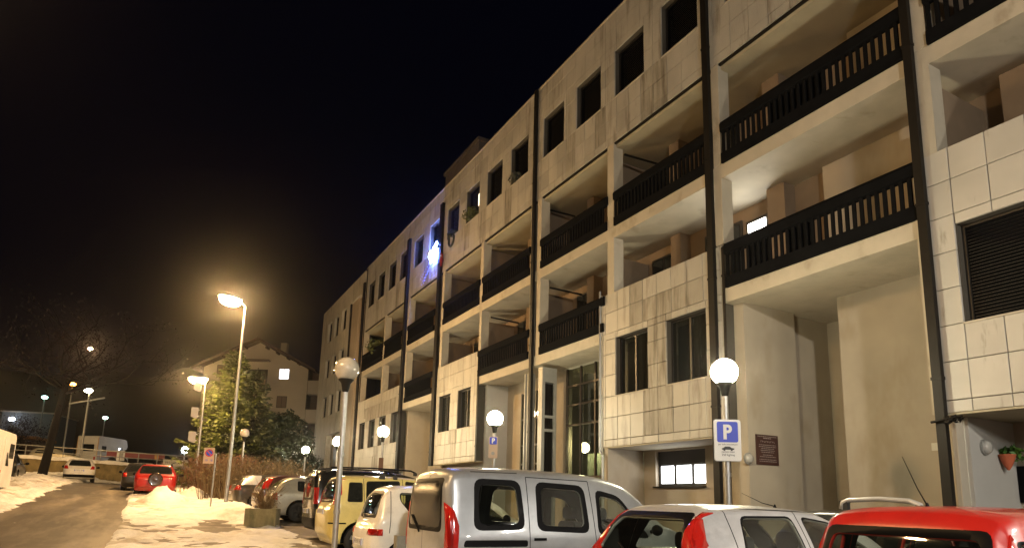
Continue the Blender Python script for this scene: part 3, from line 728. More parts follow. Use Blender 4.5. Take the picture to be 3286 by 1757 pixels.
# ================================================================== LAMPS
def globe_lamp(label, x, y, zc, lit, power=GLOBE_POWER, color=WARM, dia=.45, group='globe lamp posts'):
    z0 = g(x, y); t = thing('globe_lamp', label, 'lamp post', (x, y, z0), 0, group); h = zc - z0; r = dia / 2
    q = MB(); q.tube([(0, 0, -.1), (0, 0, h - r - .12)], [.05, .05], 14); q.build('pole', M_STEEL, t, angle=40)
    for zz in (.9, 1.9):
        b = MB(); b.lathe([(.05, zz), (.062, zz), (.062, zz + .06), (.05, zz + .06)], (0, 0, 0), 14); b.build('clamp', M_STEEL, t)
    q = MB(); q.lathe([(.05, h - r - .2), (.06, h - r - .17), (.085, h - r - .04), (.14, h - r + .025), (.14, h - r + .035), (.001, h - r + .035)], (0, 0, 0), 18); q.build('neck', M_PIPE, t, angle=40)
    q = MB(); prof = [(r * math.sin(a), h - r * math.cos(a)) for a in [R(26 + (180 - 26) * k / 16) for k in range(17)]]; prof[-1] = (.001, h + r)
    q.lathe(prof, (0, 0, 0), 28)
    m = MATS.get('globe_glow_%s' % power) or emat('globe_glow_%s' % power, color, power)
    q.build('globe', m if lit else mat('clear_acrylic_globe', (.50, .46, .38), .12, var=.35, vscale=3, coat=.8), t, smooth=True)
    return t
globe_lamp('lit globe lamp carrying the big blue parking sign', 8.40, 7.97, 3.88, True)
globe_lamp('lit globe lamp before the glazed entrance with a small parking sign', 8.51, 16.85, 3.96, True)
globe_lamp('lit globe lamp in front of the row of four first floor windows', 7.94, 25.7, 4.25, True)
globe_lamp('lit globe lamp before the grey garage door of the end block', 7.44, 31.1, 4.18, True)
globe_lamp('farthest lit globe lamp between the hedge and the building corner', 8.19, 42.5, 4.47, True)
globe_lamp('big unlit globe lamp standing beside the yellow car', 2.88, 11.75, 3.90, False)
def px_point(x, y, dep):
    d = Vector(((x - 1643) / 2100, (y - 1229.81) / 2100, 1)); return Vector((NX.dot(d), NY.dot(d), NZ.dot(d))) * dep + Vector((0, 0, EYE))
p = Vector((4.33, 37.8, 3.85)); globe_lamp('small unlit globe lamp half hidden by the tall street lamp pole', 3.72, 34.9, 4.62, False)
globe_lamp('small unlit globe lamp behind the no parking sign', 3.1, 41.5, 4.4, False)
globe_lamp('lit globe lamp near the balcony block, out beyond the red car', 8.4, -1.2, 3.8, True, 150, COOL)
globe_lamp('lit globe lamp farther up the car park behind the viewer', 8.4, -10.4, 3.8, True, 150, COOL)
# parking signs on the lamp posts
def parking_sign(label, x, y, z, w_, h_, full=True, rz=0):
    t = thing('parking_sign', label, 'sign', (x, y, z), rz)
    # face looks along local -y
    q = MB(); q.prism(rounded(-w_ / 2, w_ / 2, -h_ / 2, h_ / 2, .035), 'y', -.008, .006); q.build('plate', M_WHITE if full else mat('tan_plate', (.5, .38, .28), .5), t)
    if full:
        q = MB(); q.prism(rounded(-w_ / 2 - .008, w_ / 2 + .008, -h_ / 2 - .008, h_ / 2 + .008, .04), 'y', .0062, .012); q.build('rim', M_STEEL, t)
    s = w_ * .40; zc = h_ / 2 - s - w_ * .07
    q = MB(); q.prism(rounded(-s, s, zc - s, zc + s, .03), 'y', -.011, -.0082); q.build('blue_panel', M_BLUE, t)
    ml = Matrix.Translation((0, -.0125, zc)) @ Matrix.Rotation(R(90), 4, 'X')
    # bold P
    b = MB(); k = s * .72
    outer = [(-.55 * k, -k), (-.55 * k, k), (.1 * k, k)] + [(.1 * k + .5 * k * math.sin(R(a)) * 1.0, .42 * k + .58 * k * math.cos(R(a))) for a in range(15, 180, 15)] + [(.1 * k, -.16 * k), (-.12 * k, -.16 * k), (-.12 * k, -k)]
    hole = [(-.12 * k, .62 * k), (.05 * k, .62 * k), (.17 * k, .52 * k), (.2 * k, .42 * k), (.17 * k, .32 * k), (.05 * k, .22 * k), (-.12 * k, .22 * k)]
    b.prism([(x_, z_ + zc) for x_, z_ in [(-.55 * k, -k), (-.55 * k, k), (-.12 * k, k), (-.12 * k, -k)]], 'y', -.0135, -.0112)
    ring = [(.1 * k + .5 * k * math.sin(R(a)), .42 * k + .58 * k * math.cos(R(a))) for a in range(0, 181, 12)]
    inn = [(.04 * k + .16 * k * math.sin(R(a)), .42 * k + .2 * k * math.cos(R(a))) for a in range(0, 181, 12)]
    ring = [(-.12 * k, k)] + ring + [(-.12 * k, -.16 * k)]; inn = [(-.12 * k, .62 * k)] + inn + [(-.12 * k, .22 * k)]
    for i in range(len(ring) - 1):
        b.prism([(a_, z_ + zc) for a_, z_ in (ring[i], ring[i + 1], inn[i + 1], inn[i])], 'y', -.0135, -.0112)
    b.build('letter', M_WHITE, t)
    if full:
        def tx(body, z_, size): text_mesh(body, size, M_INK, 'lettering', t, Matrix.Translation((0, -.0095, z_)) @ Matrix.Rotation(R(90), 4, 'X'))
        z_ = zc - s
        tx('per sole autovetture', z_ - .035, .038); tx('carico max', z_ - .158, .048); tx('250 kg/mq', z_ - .21, .05)
        q = MB(); zz = z_ - .105
        q.prism([(-.10, zz - .018), (.10, zz - .018), (.105, zz + .004), (.06, zz + .012), (.03, zz + .034), (-.045, zz + .034), (-.075, zz + .010), (-.10, zz + .004)], 'y', -.0105, -.0082)
        for cx in (-.06, .06): q.prism([(cx + .018 * math.cos(R(a)), zz - .02 + .018 * math.sin(R(a))) for a in range(0, 360, 30)], 'y', -.0107, -.0083)
        q.build('car_symbol', M_INK, t)
    else:
        q = MB(); q.prism([(.05 * math.cos(R(a)), -h_ / 2 + .14 + .05 * math.sin(R(a))) for a in range(0, 360, 24)], 'y', -.011, -.0082); q.build('symbol', M_GREYMETAL, t)
    return t
parking_sign('big white and blue parking sign with small text on the near lamp post', 8.34, 7.89, 2.70, .43, .68, True, R(-32))
parking_sign('narrow parking sign on the lamp post before the glazed entrance', 8.44, 16.78, 3.12, .26, .62, False, R(-28))
q = MB(); q.box(-.13, .13, -.01, .01, -.5, .5); t = thing('notice_plate', 'narrow brown plate on the lamp post by the four windows', 'sign', (7.9, 25.62, 2.75), R(-20)); q = MB(); q.box(-.09, .09, -.012, .005, -.45, .45); q.build('plate', mat('rust_plate', (.18, .09, .05), .7), t)

def street_lamp(label, base, zhead, hx, hy, color, power, r0=.075, head=.50, body=True, group='street lamps'):
    x, y = base; z0 = g(x, y); t = thing('street_lamp', label, 'street lamp', (x, y, z0), 0, group); h = zhead - z0
    q = MB(); q.tube([(0, 0, -.2), (0, 0, h * .5), (0, 0, h - .15)], [r0, r0 * .8, r0 * .55], 14); q.build('pole', M_STEEL, t, angle=40)
    d = Vector((hx, hy, 0)); L_ = d.length
    q = MB(); q.tube([(0, 0, h - .15), (hx * .3, hy * .3, h - .02), (hx * .7, hy * .7, h + .05)], [r0 * .55, r0 * .5, r0 * .5], 10); q.build('arm', M_STEEL, t, angle=40)
    yaw = math.atan2(hy, hx)
    hd = bpy.data.objects.new('lamp_head', None); col.objects.link(hd); hd.parent = t; hd.location = (hx, hy, h + .05); hd.rotation_euler = (0, 0, yaw)
    q = MB(); prof = [(.001, .13), (.5, .12), (.85, .07), (1.0, 0), (1.02, -.05), (.97, -.05), (.95, .0), (.001, .03)]
    q.lathe(prof, (0, 0, 0), 22); q.v = [(x_ * head, y_ * head * .52, z_ * 1.0) for x_, y_, z_ in q.v]; q.build('housing', M_GREYMETAL, hd, angle=50)
    q = MB(); q.lathe([(.94, -.01), (.93, -.12), (.82, -.23), (.58, -.31), (.3, -.345), (.001, -.35)], (0, 0, 0), 22); q.v = [(x_ * head, y_ * head * .52, z_) for x_, y_, z_ in q.v]; q.build('lens', MATS.get('lamp_glow_%s' % label) or emat('lamp_glow_%s' % label[:24], color, power), hd, smooth=True)
    return t
street_lamp('tall glowing sodium street lamp standing behind the parked cars', (2.55, 28.1), 9.35, -.62, -.35, SODIUM, STREET_POWER)
street_lamp('shorter sodium street lamp with two white boxes on its pole', (1.92, 38.8), 7.75, -.38, .1, SODIUM, STREET_POWER * .75)
street_lamp('cool white street lamp of the car park behind the viewer', (-1.5, -9.0), 8.5, .7, 0, COOL, 1350)  # unseen lamp added to light the car sides facing the viewer
street_lamp('sodium street lamp beside the snowy verge out beyond the black car', (-14.5, 60.5), 8.6, .8, -.2, SODIUM, STREET_POWER * .7)
street_lamp('sodium street lamp on the far roadside behind the viewer', (-4.8, 9.0), 8.6, .7, 0, SODIUM, STREET_POWER * .68)

# ================================================================== CARS
def pchip(xs, ys, x):
    n = len(xs)
    if x <= xs[0]: return ys[0]
    if x >= xs[-1]: return ys[-1]
    h = [xs[i + 1] - xs[i] for i in range(n - 1)]; d = [(ys[i + 1] - ys[i]) / h[i] for i in range(n - 1)]
    m = [0] * n; m[0] = d[0]; m[-1] = d[-1]
    for i in range(1, n - 1):
        if d[i - 1] * d[i] <= 0: m[i] = 0
        else:
            w1 = 2 * h[i] + h[i - 1]; w2 = h[i] + 2 * h[i - 1]; m[i] = (w1 + w2) / (w1 / d[i - 1] + w2 / d[i])
    for i in range(n - 1):
        if x <= xs[i + 1]:
            t = (x - xs[i]) / h[i]; t2 = t * t; t3 = t2 * t
            return (2 * t3 - 3 * t2 + 1) * ys[i] + (t3 - 2 * t2 + t) * h[i] * m[i] + (-2 * t3 + 3 * t2) * ys[i + 1] + (t3 - t2) * h[i] * m[i + 1]
def crom(P, sub):
    out = []
    for i in range(len(P) - 1):
        p0 = P[max(i - 1, 0)]; p1 = P[i]; p2 = P[i + 1]; p3 = P[min(i + 2, len(P) - 1)]
        for k in range(sub):
            t = k / sub
            out.append(tuple(.5 * ((2 * b) + (-a + c) * t + (2 * a - 5 * b + 4 * c - d) * t * t + (-a + 3 * b - 3 * c + d) * t ** 3) for a, b, c, d in zip(p0, p1, p2, p3)))
    out.append(P[-1]); return out
def section(zb, zs, zB, zt, w_, wB, wt):
    h = max(zt - zB, .012); e = min(1, h / .35)
    pts = [(0, zb), (w_ * .6, zb), (w_ * .88, zb + .015), (w_ * .975, zb + .11), (w_, zs), ((w_ + wB) / 2 + .004, (zs + zB) / 2), (wB, zB)]
    if e > .5:
        ws = wB - .018
        pts += [(ws + (wt - ws) * .45 + .012, zB + .42 * h), (wt + .006, zB + .80 * h), (wt - .035, zB + .905 * h), (wt - .13, zB + .955 * h), (wt * .45, zB + .99 * h), (0, zB + h)]
    else:
        pts += [(wB - .02, zB + .35 * h), (wB - .06, zB + .62 * h), (wB - .13, zB + .8 * h), (wB - .25, zB + .9 * h), (wB * .4, zB + .98 * h), (0, zB + h)]
    return crom(pts, 2)
def make_body(st, nx):
    """st: rows x, zb, zs, zB, zt, w, wB, wt from the rear (x=0) to the nose"""
    xs = [s[0] for s in st]; L = xs[-1]
    samp = sorted(set([round(L * k / nx, 4) for k in range(nx + 1)] + [round(x, 4) for x in xs]))
    samp = [x for i, x in enumerate(samp) if i == 0 or x - samp[i - 1] > .012 or x in xs]
    rings = []
    for x in samp:
        p = [pchip(xs, [s[k] for s in st], x) for k in range(1, 8)]
        half = section(*p); rings.append([(x, y, z) for y, z in half] + [(x, -y, z) for y, z in reversed(half[1:-1])])
    n = len(rings[0])
    def shrink(ring, s_, dx):
        zc = (min(p[2] for p in ring) + max(p[2] for p in ring)) / 2
        return [(p[0] + dx, p[1] * s_, zc + (p[2] - zc) * s_) for p in ring]
    rear = [shrink(rings[0], s_, dx) for s_, dx in ((.12, -.066), (.4, -.064), (.65, -.058), (.82, -.048), (.93, -.032), (.98, -.014))]
    nose = [shrink(rings[-1], s_, dx) for s_, dx in ((.98, .015), (.93, .04), (.82, .06), (.6, .075), (.15, .085))]
    rings = rear + rings + nose
    bm = bmesh.new(); V = [[bm.verts.new(p) for p in r] for r in rings]
    for i in range(len(V) - 1):
        for k in range(n):
            bm.faces.new((V[i][k], V[i + 1][k], V[i + 1][(k + 1) % n], V[i][(k + 1) % n]))
    bm.faces.new(V[0]); bm.faces.new(list(reversed(V[-1])))
    bmesh.ops.recalc_face_normals(bm, faces=bm.faces)
    return bm
def cut(bm, poly, axis, side, cmin=None):
    """slice the outline (convex, in the two other coordinates) into the faces that look along side*axis; returns those inside it"""
    ia = 'xyz'.index(axis); o1, o2 = [i for i in range(3) if i != ia]
    lo1, hi1 = min(p[0] for p in poly), max(p[0] for p in poly); lo2, hi2 = min(p[1] for p in poly), max(p[1] for p in poly)
    cx = sum(p[0] for p in poly) / len(poly); cy = sum(p[1] for p in poly) / len(poly)
    thr = .28
    def cand():
        out = []
        for f in bm.faces:
            if f.normal[ia] * side < thr: continue
            if axis == 'y' and f.calc_center_median()[1] * side < .05: continue
            if axis == 'x' and cmin is not None and (f.calc_center_median()[0] - cmin) * side < 0: continue
            v1 = [v.co[o1] for v in f.verts]; v2 = [v.co[o2] for v in f.verts]
            if max(v1) < lo1 or min(v1) > hi1 or max(v2) < lo2 or min(v2) > hi2: continue
            out.append(f)
        return out
    n = len(poly)
    fs = cand()
    for i in range(n):
        a, b = poly[i], poly[(i + 1) % n]
        d = (b[0] - a[0], b[1] - a[1]); nn = (d[1], -d[0])
        no = [0, 0, 0]; no[o1], no[o2] = nn; co = [0, 0, 0]; co[o1], co[o2] = a
        es = {e for f in fs for e in f.edges}; vs = {v for f in fs for v in f.verts}
        bmesh.ops.bisect_plane(bm, geom=list(fs) + list(es) + list(vs), dist=1e-5, plane_co=co, plane_no=no)
        fs = cand()
    def inside(q):
        s0 = 0
        for i in range(n):
            a, b = poly[i], poly[(i + 1) % n]; c = (b[0] - a[0]) * (q[1] - a[1]) - (b[1] - a[1]) * (q[0] - a[0])
            if abs(c) < 1e-9: continue
            if s0 == 0: s0 = 1 if c > 0 else -1
            elif (c > 0) != (s0 > 0): return False
        return True
    out = []
    for f in fs:
        c = f.calc_center_median()
        if inside((c[o1], c[o2])): out.append(f)
    return out
def split_off(bm, faces, name, m, parent, off=0, remove=True):
    nb = bmesh.new(); mp = {}
    for f in faces:
        vs = []
        for v in f.verts:
            if v not in mp: mp[v] = nb.verts.new(v.co + v.normal * off)
            vs.append(mp[v])
        try: nf = nb.faces.new(vs); nf.smooth = True
        except ValueError: pass
    if off > 0:      # give proud lenses a thickness
        bd = [e for e in nb.edges if len(e.link_faces) == 1]
        r = bmesh.ops.extrude_edge_only(nb, edges=bd)
        inv = {mp[v]: v for v in mp}
        nv = [v for v in r['geom'] if isinstance(v, bmesh.types.BMVert)]
        for v in nv:
            best = min(mp, key=lambda q: (mp[q].co - v.co).length_squared); v.co = best.co - best.normal * .004
    bmesh.ops.recalc_face_normals(nb, faces=nb.faces)
    me = bpy.data.meshes.new(name); nb.to_mesh(me); nb.free(); me.materials.append(m)
    o = obj(name, me, parent)
    if remove: bmesh.ops.delete(bm, geom=list(faces), context='FACES')
    return o
def rpoly(pts, r=.05, n=3):
    out = []; N = len(pts)
    for i in range(N):
        a, b, c = Vector(pts[i - 1]), Vector(pts[i]), Vector(pts[(i + 1) % N])
        u = (a - b); v = (c - b); k = min(r, u.length * .45, v.length * .45); p0 = b + u.normalized() * k; p2 = b + v.normalized() * k
        for j in range(n + 1):
            t = j / n; q = p0 * (1 - t) ** 2 + b * 2 * t * (1 - t) + p2 * t * t; out.append((q.x, q.y))
    return out
def inset(poly, d):
    cx = sum(p[0] for p in poly) / len(poly); cy = sum(p[1] for p in poly) / len(poly); out = []
    wx = max(p[0] for p in poly) - min(p[0] for p in poly); wy = max(p[1] for p in poly) - min(p[1] for p in poly)
    return [(cx + (p[0] - cx) * (1 - 2 * d / wx), cy + (p[1] - cy) * (1 - 2 * d / wy)) for p in poly]
def strip(a, b, t=.006):
    d = Vector((b[0] - a[0], b[1] - a[1])).normalized(); n = Vector((-d.y, d.x)) * t
    return [(a[0] - n.x, a[1] - n.y), (b[0] - n.x, b[1] - n.y), (b[0] + n.x, b[1] + n.y), (a[0] + n.x, a[1] + n.y)]
wheel_cache = {}
def wheels(root, xr, xf, track, r, wd, rim_m, spokes=5):
    key = (r, wd, rim_m.name, spokes)
    if key not in wheel_cache:
        q = MB(); k = r * .64
        q.lathe([(k, -wd / 2), (r * .86, -wd / 2 - .008), (r * .97, -wd / 2 + .02), (r, -wd / 2 + .05), (r, wd / 2 - .05), (r * .97, wd / 2 - .02), (r * .86, wd / 2 + .008), (k, wd / 2)], (0, 0, 0), 28, 'y')
        tm = q.mesh('tyre', M_TYRE, True)
        q = MB(); q.lathe([(k + .002, wd / 2 - .005), (k * .93, wd / 2 - .012), (k * .9, wd / 2 - .04), (.001, wd / 2 - .055)], (0, 0, 0), 28, 'y', 1)
        q.lathe([(k + .002, -wd / 2), (k * .9, -wd / 2 + .04), (.001, -wd / 2 + .06)], (0, 0, 0), 20, 'y', 1)
        for s_ in range(spokes):
            a = 2 * math.pi * s_ / spokes; c, s2 = math.cos(a), math.sin(a); t1, t2 = k * .16, k * .24
            P = [(t1, .12 * k), (t2, k * .92), (-t2, k * .92), (-t1, .12 * k)]
            vs = [(x * c - y * s2, h, x * s2 + y * c) for h in (wd / 2 - .05, wd / 2 - .004) for x, y in P]
            q.add(vs, [(0, 1, 2, 3), (4, 7, 6, 5), (0, 4, 5, 1), (1, 5, 6, 2), (2, 6, 7, 3), (3, 7, 4, 0)], 0)
        q.lathe([(k * .24, wd / 2 - .05), (k * .24, wd / 2 + .002), (.001, wd / 2 + .006)], (0, 0, 0), 14, 'y', 0)
        wheel_cache[key] = (tm, q.mesh('rim', [rim_m, M_TYRE]))
    tm, rm = wheel_cache[key]
    for x in (xr, xf):
        for s_ in (1, -1):
            t = obj('wheel', tm, root); t.location = (x, s_ * track, r)
            if s_ < 0: t.rotation_euler = (0, 0, math.pi)
            obj('rim', rm, t)
def seat(root, x, y, z0, zt, head=True):
    q = MB(); q.prism(rounded(y - .24, y + .24, z0, zt, .09), 'x', x, x + .14)
    o = q.build('seat', M_SEAT, root, angle=50)
    if head:
        h = MB(); h.prism(rounded(y - .13, y + .13, zt + .035, zt + .21, .06), 'x', x + .01, x + .10); h.tube([(x + .05, y - .05, zt - .02), (x + .05, y - .05, zt + .06)], .008, 6); h.tube([(x + .05, y + .05, zt - .02), (x + .05, y + .05, zt + .06)], .008, 6)
        h.build('headrest', M_SEAT, o, angle=50)
def car(name, label, loc, rz, st, pm, sides, rear, nx=34, wheel=(.62, 3.1, .66, .29, .18), arch=.36, tails=(), stails=(), seams=(), rseams=(), plate=(0, .72), glass=M_GLASS, rglass=None, bumper=None, front=None, rim=None, spokes=5,
        rails=None, mirror=None, seats=(), handles=(), trim=(), antenna=None, frame_w=.035, cat='car', wiper=None, spare=None, group=None, scale=None, inner=True, brake=None, glint_paint=None):
    root = thing(name, label, cat, loc, rz, group)
    if scale: root.scale = scale
    bm = make_body(st, nx); L = st[-1][0]
    body_mats = [pm, M_TRIM, M_RUBBER, M_SEAM, glint_paint or pm]
    bm.normal_update()
    def paintf(faces, mi):
        for f in faces: f.material_index = mi
    if bumper:
        z0, z1, mi, xr_ = bumper
        for s_ in (1, -1):
            paintf(cut(bm, [(-.2, z0), (xr_, z0), (xr_, z1), (-.2, z1)], 'y', s_), mi)
        paintf(cut(bm, [(-2, z0), (2, z0), (2, z1), (-2, z1)], 'x', -1, cmin=.2), mi)
    for poly, mi in trim:
        for s_ in (1, -1): paintf(cut(bm, poly, 'y', s_), mi)
    for s_ in (1, -1):
        for poly in sides:
            if frame_w: paintf(cut(bm, poly, 'y', s_), 2)
            f = cut(bm, inset(poly, frame_w) if frame_w else poly, 'y', s_)
            if f: split_off(bm, f, 'side_window', glass, root)
            bm.normal_update()
    if rear:
        fr_ = cut(bm, rear, 'x', -1, cmin=1.2)
        paintf(fr_, 2)
        f = cut(bm, inset(rear, .06), 'x', -1, cmin=1.2)
        if f: split_off(bm, f, 'rear_window', rglass or glass, root)
        bm.normal_update()
    if front:
        f = cut(bm, front, 'x', 1, cmin=L * .4)
        f = [q for q in f if q.normal.z > .25 or True]
        if f: split_off(bm, f, 'windscreen', glass, root)
        bm.normal_update()
    for poly, m in tails:
        for s_ in (1, -1):
            f = cut(bm, [(p[0] * s_, p[1]) for p in poly], 'x', -1, cmin=1.0)
            if f: split_off(bm, f, 'tail_light', m, root, off=.008, remove=False)
    for poly, m in stails:
        for s_ in (1, -1):
            f = cut(bm, poly, 'y', s_)
            if f: split_off(bm, f, 'tail_light', m, root, off=.008, remove=False)
    for a, b in seams:
        for s_ in (1, -1): paintf(cut(bm, strip(a, b), 'y', s_), 3)
    for a, b in rseams: paintf(cut(bm, strip(a, b), 'x', -1, cmin=1.2), 3)
    xr, xf, tr, r, wd = wheel
    for x in (xr, xf):
        for s_ in (1, -1):
            c = [(x + arch * math.cos(R(a)), r + arch * math.sin(R(a))) for a in range(0, 360, 20)]
            f = cut(bm, c, 'y', s_)
            if f: bmesh.ops.delete(bm, geom=f, context='FACES')
            bm.normal_update()
    for f in bm.faces: f.smooth = True
    me = bpy.data.meshes.new('body'); bm.to_mesh(me); bm.free()
    for m in body_mats: me.materials.append(m)
    o = obj('body', me, root)
    if inner:
        so = o.modifiers.new('shell', 'SOLIDIFY'); so.thickness = .03; so.offset = -1; so.material_offset = 1; so.material_offset_rim = 2; so.use_rim = True
    wheels(root, xr, xf, tr, r, wd, rim or M_RIM, spokes)
    if plate:
        py, pz = plate[:2]; px_ = plate[2] if len(plate) > 2 else -.085
        q = MB(); q.box(px_, px_ + .02, py - .26, py + .26, pz - .055, pz + .055); po = q.build('number_plate', M_PLATE, root)
        q = MB(); q.box(px_ - .002, px_ - .0004, py - .258, py - .225, pz - .053, pz + .053); q.box(px_ - .002, px_ - .0004, py + .225, py + .258, pz - .053, pz + .053); q.build('blue_band', M_BLUE, po)
        q = MB()
        for k in range(7):
            y = py - .18 + k * .055 + (.02 if k > 1 else 0); q.box(px_ - .002, px_ - .0004, y, y + .012, pz - .035, pz + .035); q.box(px_ - .002, px_ - .0004, y + .012, y + .034, pz + (.022 if k % 2 else -.006), pz + (.035 if k % 2 else .007))
        q.build('characters', M_INK, po)['kind'] = 'stuff'
    if rails:
        xa, xb, ry, rzv, m = rails[:5]; rk = 1.5 if len(rails) > 5 else 1
        for s_ in ((1, -1) if len(rails) < 6 else (rails[5],)):
            q = MB(); q.tube([(xa, s_ * ry, rzv - .09), (xa + .02, s_ * ry, rzv), (xa + .12, s_ * ry, rzv + .035), ((xa + xb) / 2, s_ * ry, rzv + .055), (xb - .15, s_ * ry, rzv + .03), (xb - .02, s_ * ry, rzv - .02), (xb, s_ * ry, rzv - .10)], [k_ * rk for k_ in (.028, .026, .022, .02, .022, .024, .024)], 8)
            ro = q.build('roof_rail', m, root, smooth=True)
            for x in (xa, xb):
                q = MB(); q.box(x - .07 if x == xb else x - .02, x + .02 if x == xb else x + .10, s_ * ry - .03, s_ * ry + .03, rzv - .10, rzv + (.02 if x == xa else -.02)); q.build('rail_foot', M_TRIM, ro)
    if mirror:
        mx, mz, my = mirror
        for s_ in (1, -1):
            q = MB(); q.sphere((mx, s_ * (my + .1), mz), .1, 12, 8, sx=.6, sy=1.0, sz=.75); q.tube([(mx, s_ * (my - .05), mz - .03), (mx, s_ * (my + .06), mz)], .025, 6); q.build('wing_mirror', M_RUBBER, root, smooth=True)
    for s3 in seats: seat(root, *s3)
    for hx_, hz_, hy_ in handles:
        for s_ in (1, -1):
            q = MB(); q.box(hx_, hx_ + .17, s_ * hy_ - .014, s_ * hy_ + .018, hz_ - .016, hz_ + .016); q.build('door_handle', M_RUBBER, root)
    if antenna:
        a, b = antenna; q = MB(); q.lathe([(.03, 0), (.015, .025), (.007, .05)], a, 10); q.tube([Vector(a) + Vector((0, 0, .03)), Vector(a).lerp(Vector(b), .4), b], [.006, .004, .002], 6); q.build('antenna', M_RUBBER, root)
    if wiper:
        (y0, z0_, x0_), (y1, z1_, x1_) = wiper; q = MB(); q.tube([(x0_, y0, z0_), (x1_, y1, z1_)], .012, 6); q.build('wiper', M_RUBBER, root)
    if brake:
        x, z, hw = brake; q = MB(); q.box(x, x + .05, -hw, hw, z, z + .035); q.build('brake_light', M_RED, root)
    return root
def hatch(L, W, H, belt, rrx, wst, wsb, hood, rear_w=.95, roof_w=.74, zb=.2, rear_low=None, tailz=None):
    W2 = W / 2; tz = tailz or belt
    return [(0, zb + .16, .58, tz - .16, tz - .10, W2 * .86, W2 * .85, W2 * .70),
            (.05, zb + .08, .6, tz - .06, tz + .02, W2 * rear_w, W2 * rear_w * .985, W2 * .74),
            (rrx * .5 + .03, zb, .62, belt, (tz + H) / 2 + .06, W2 * .985, W2 * .965, W2 * .72),
            (rrx + .06, zb, .62, belt, H - .055, W2, W2 * .975, W2 * roof_w * .97),
            (rrx + .2, zb, .62, belt, H - .015, W2, W2 * .98, W2 * roof_w),
            ((rrx + wst) / 2, zb, .62, belt, H, W2, W2 * .985, W2 * roof_w),
            (wst - .25, zb, .62, belt - .01, H - .025, W2, W2 * .985, W2 * roof_w * .99),
            (wst, zb, .62, belt - .02, H - .09, W2, W2 * .98, W2 * roof_w * .97),
            ((wst + wsb) / 2, zb, .62, belt - .03, (H + hood) / 2 + .01, W2, W2 * .975, W2 * (roof_w + .08)),
            (wsb, zb, .6, hood - .07, hood, W2, W2 * .96, W2 * .85),
            (L - .45, zb, .58, hood - .17, hood - .09, W2 * .97, W2 * .92, W2 * .8),
            (L - .12, zb + .02, .52, hood - .30, hood - .22, W2 * .86, W2 * .8, W2 * .7),
            (L, zb + .08, .46, hood - .42, hood - .35, W2 * .66, W2 * .62, W2 * .5)]
M_SILVER = paint('silver_metallic_paint', (.42, .435, .455), .6, .36)
M_SILVER2 = paint('pale_silver_paint', (.60, .60, .60), .35, .35)
M_CARRED = paint('bright_red_paint', (.50, .018, .012))
M_YELLOW = paint('pale_yellow_paint', (.64, .55, .20))
M_DARKCAR = paint('black_green_paint', (.008, .0075, .006), .0, .25)
M_CARWHITE = paint('white_car_paint', (.72, .70, .64))
M_CLIGHTGREEN = paint('pale_champagne_paint', (.44, .43, .37), .4)
M_BLACKCAR = paint('black_car_paint', (.006, .006, .006), .0, .3)

# --- silver panel van
def van_st(L, W, H, belt, wst, wsb, hood):
    W2 = W / 2
    return [(0, .36, .78, belt - .02, H - .16, W2 * .93, W2 * .92, W2 * .74), (.04, .3, .78, belt, H - .075, W2 * .965, W2 * .955, W2 * .78), (.14, .26, .78, belt, H - .03, W2 * .985, W2 * .975, W2 * .80),
            (.4, .22, .78, belt, H - .005, W2, W2 * .99, W2 * .81), (1.3, .2, .76, belt, H, W2, W2 * .99, W2 * .81), (wst - .5, .2, .74, belt - .02, H - .03, W2, W2 * .985, W2 * .80), (wst, .2, .7, belt - .04, H - .13, W2, W2 * .98, W2 * .78),
            ((wst + wsb) / 2, .2, .68, belt - .06, (H + hood) / 2 - .02, W2, W2 * .975, W2 * .82), (wsb, .2, .64, hood - .08, hood, W2, W2 * .96, W2 * .86), (L - .35, .2, .58, hood - .2, hood - .12, W2 * .96, W2 * .9, W2 * .8),
            (L - .08, .22, .5, hood - .36, hood - .28, W2 * .86, W2 * .8, W2 * .7), (L, .28, .46, hood - .5, hood - .44, W2 * .7, W2 * .64, W2 * .5)]
van_sides = [rpoly([(.29, 1.03), (1.0, 1.04), (.97, 1.655), (.33, 1.66)], .12, 4), rpoly([(1.17, 1.03), (1.97, 1.0), (1.94, 1.62), (1.19, 1.65)], .12, 4), rpoly([(2.10, .98), (2.98, .93), (2.52, 1.50), (2.12, 1.58)], .10, 3)]
van_rear = rpoly([(-.62, 1.0), (.62, 1.0), (.54, 1.66), (-.54, 1.66)], .1, 4)
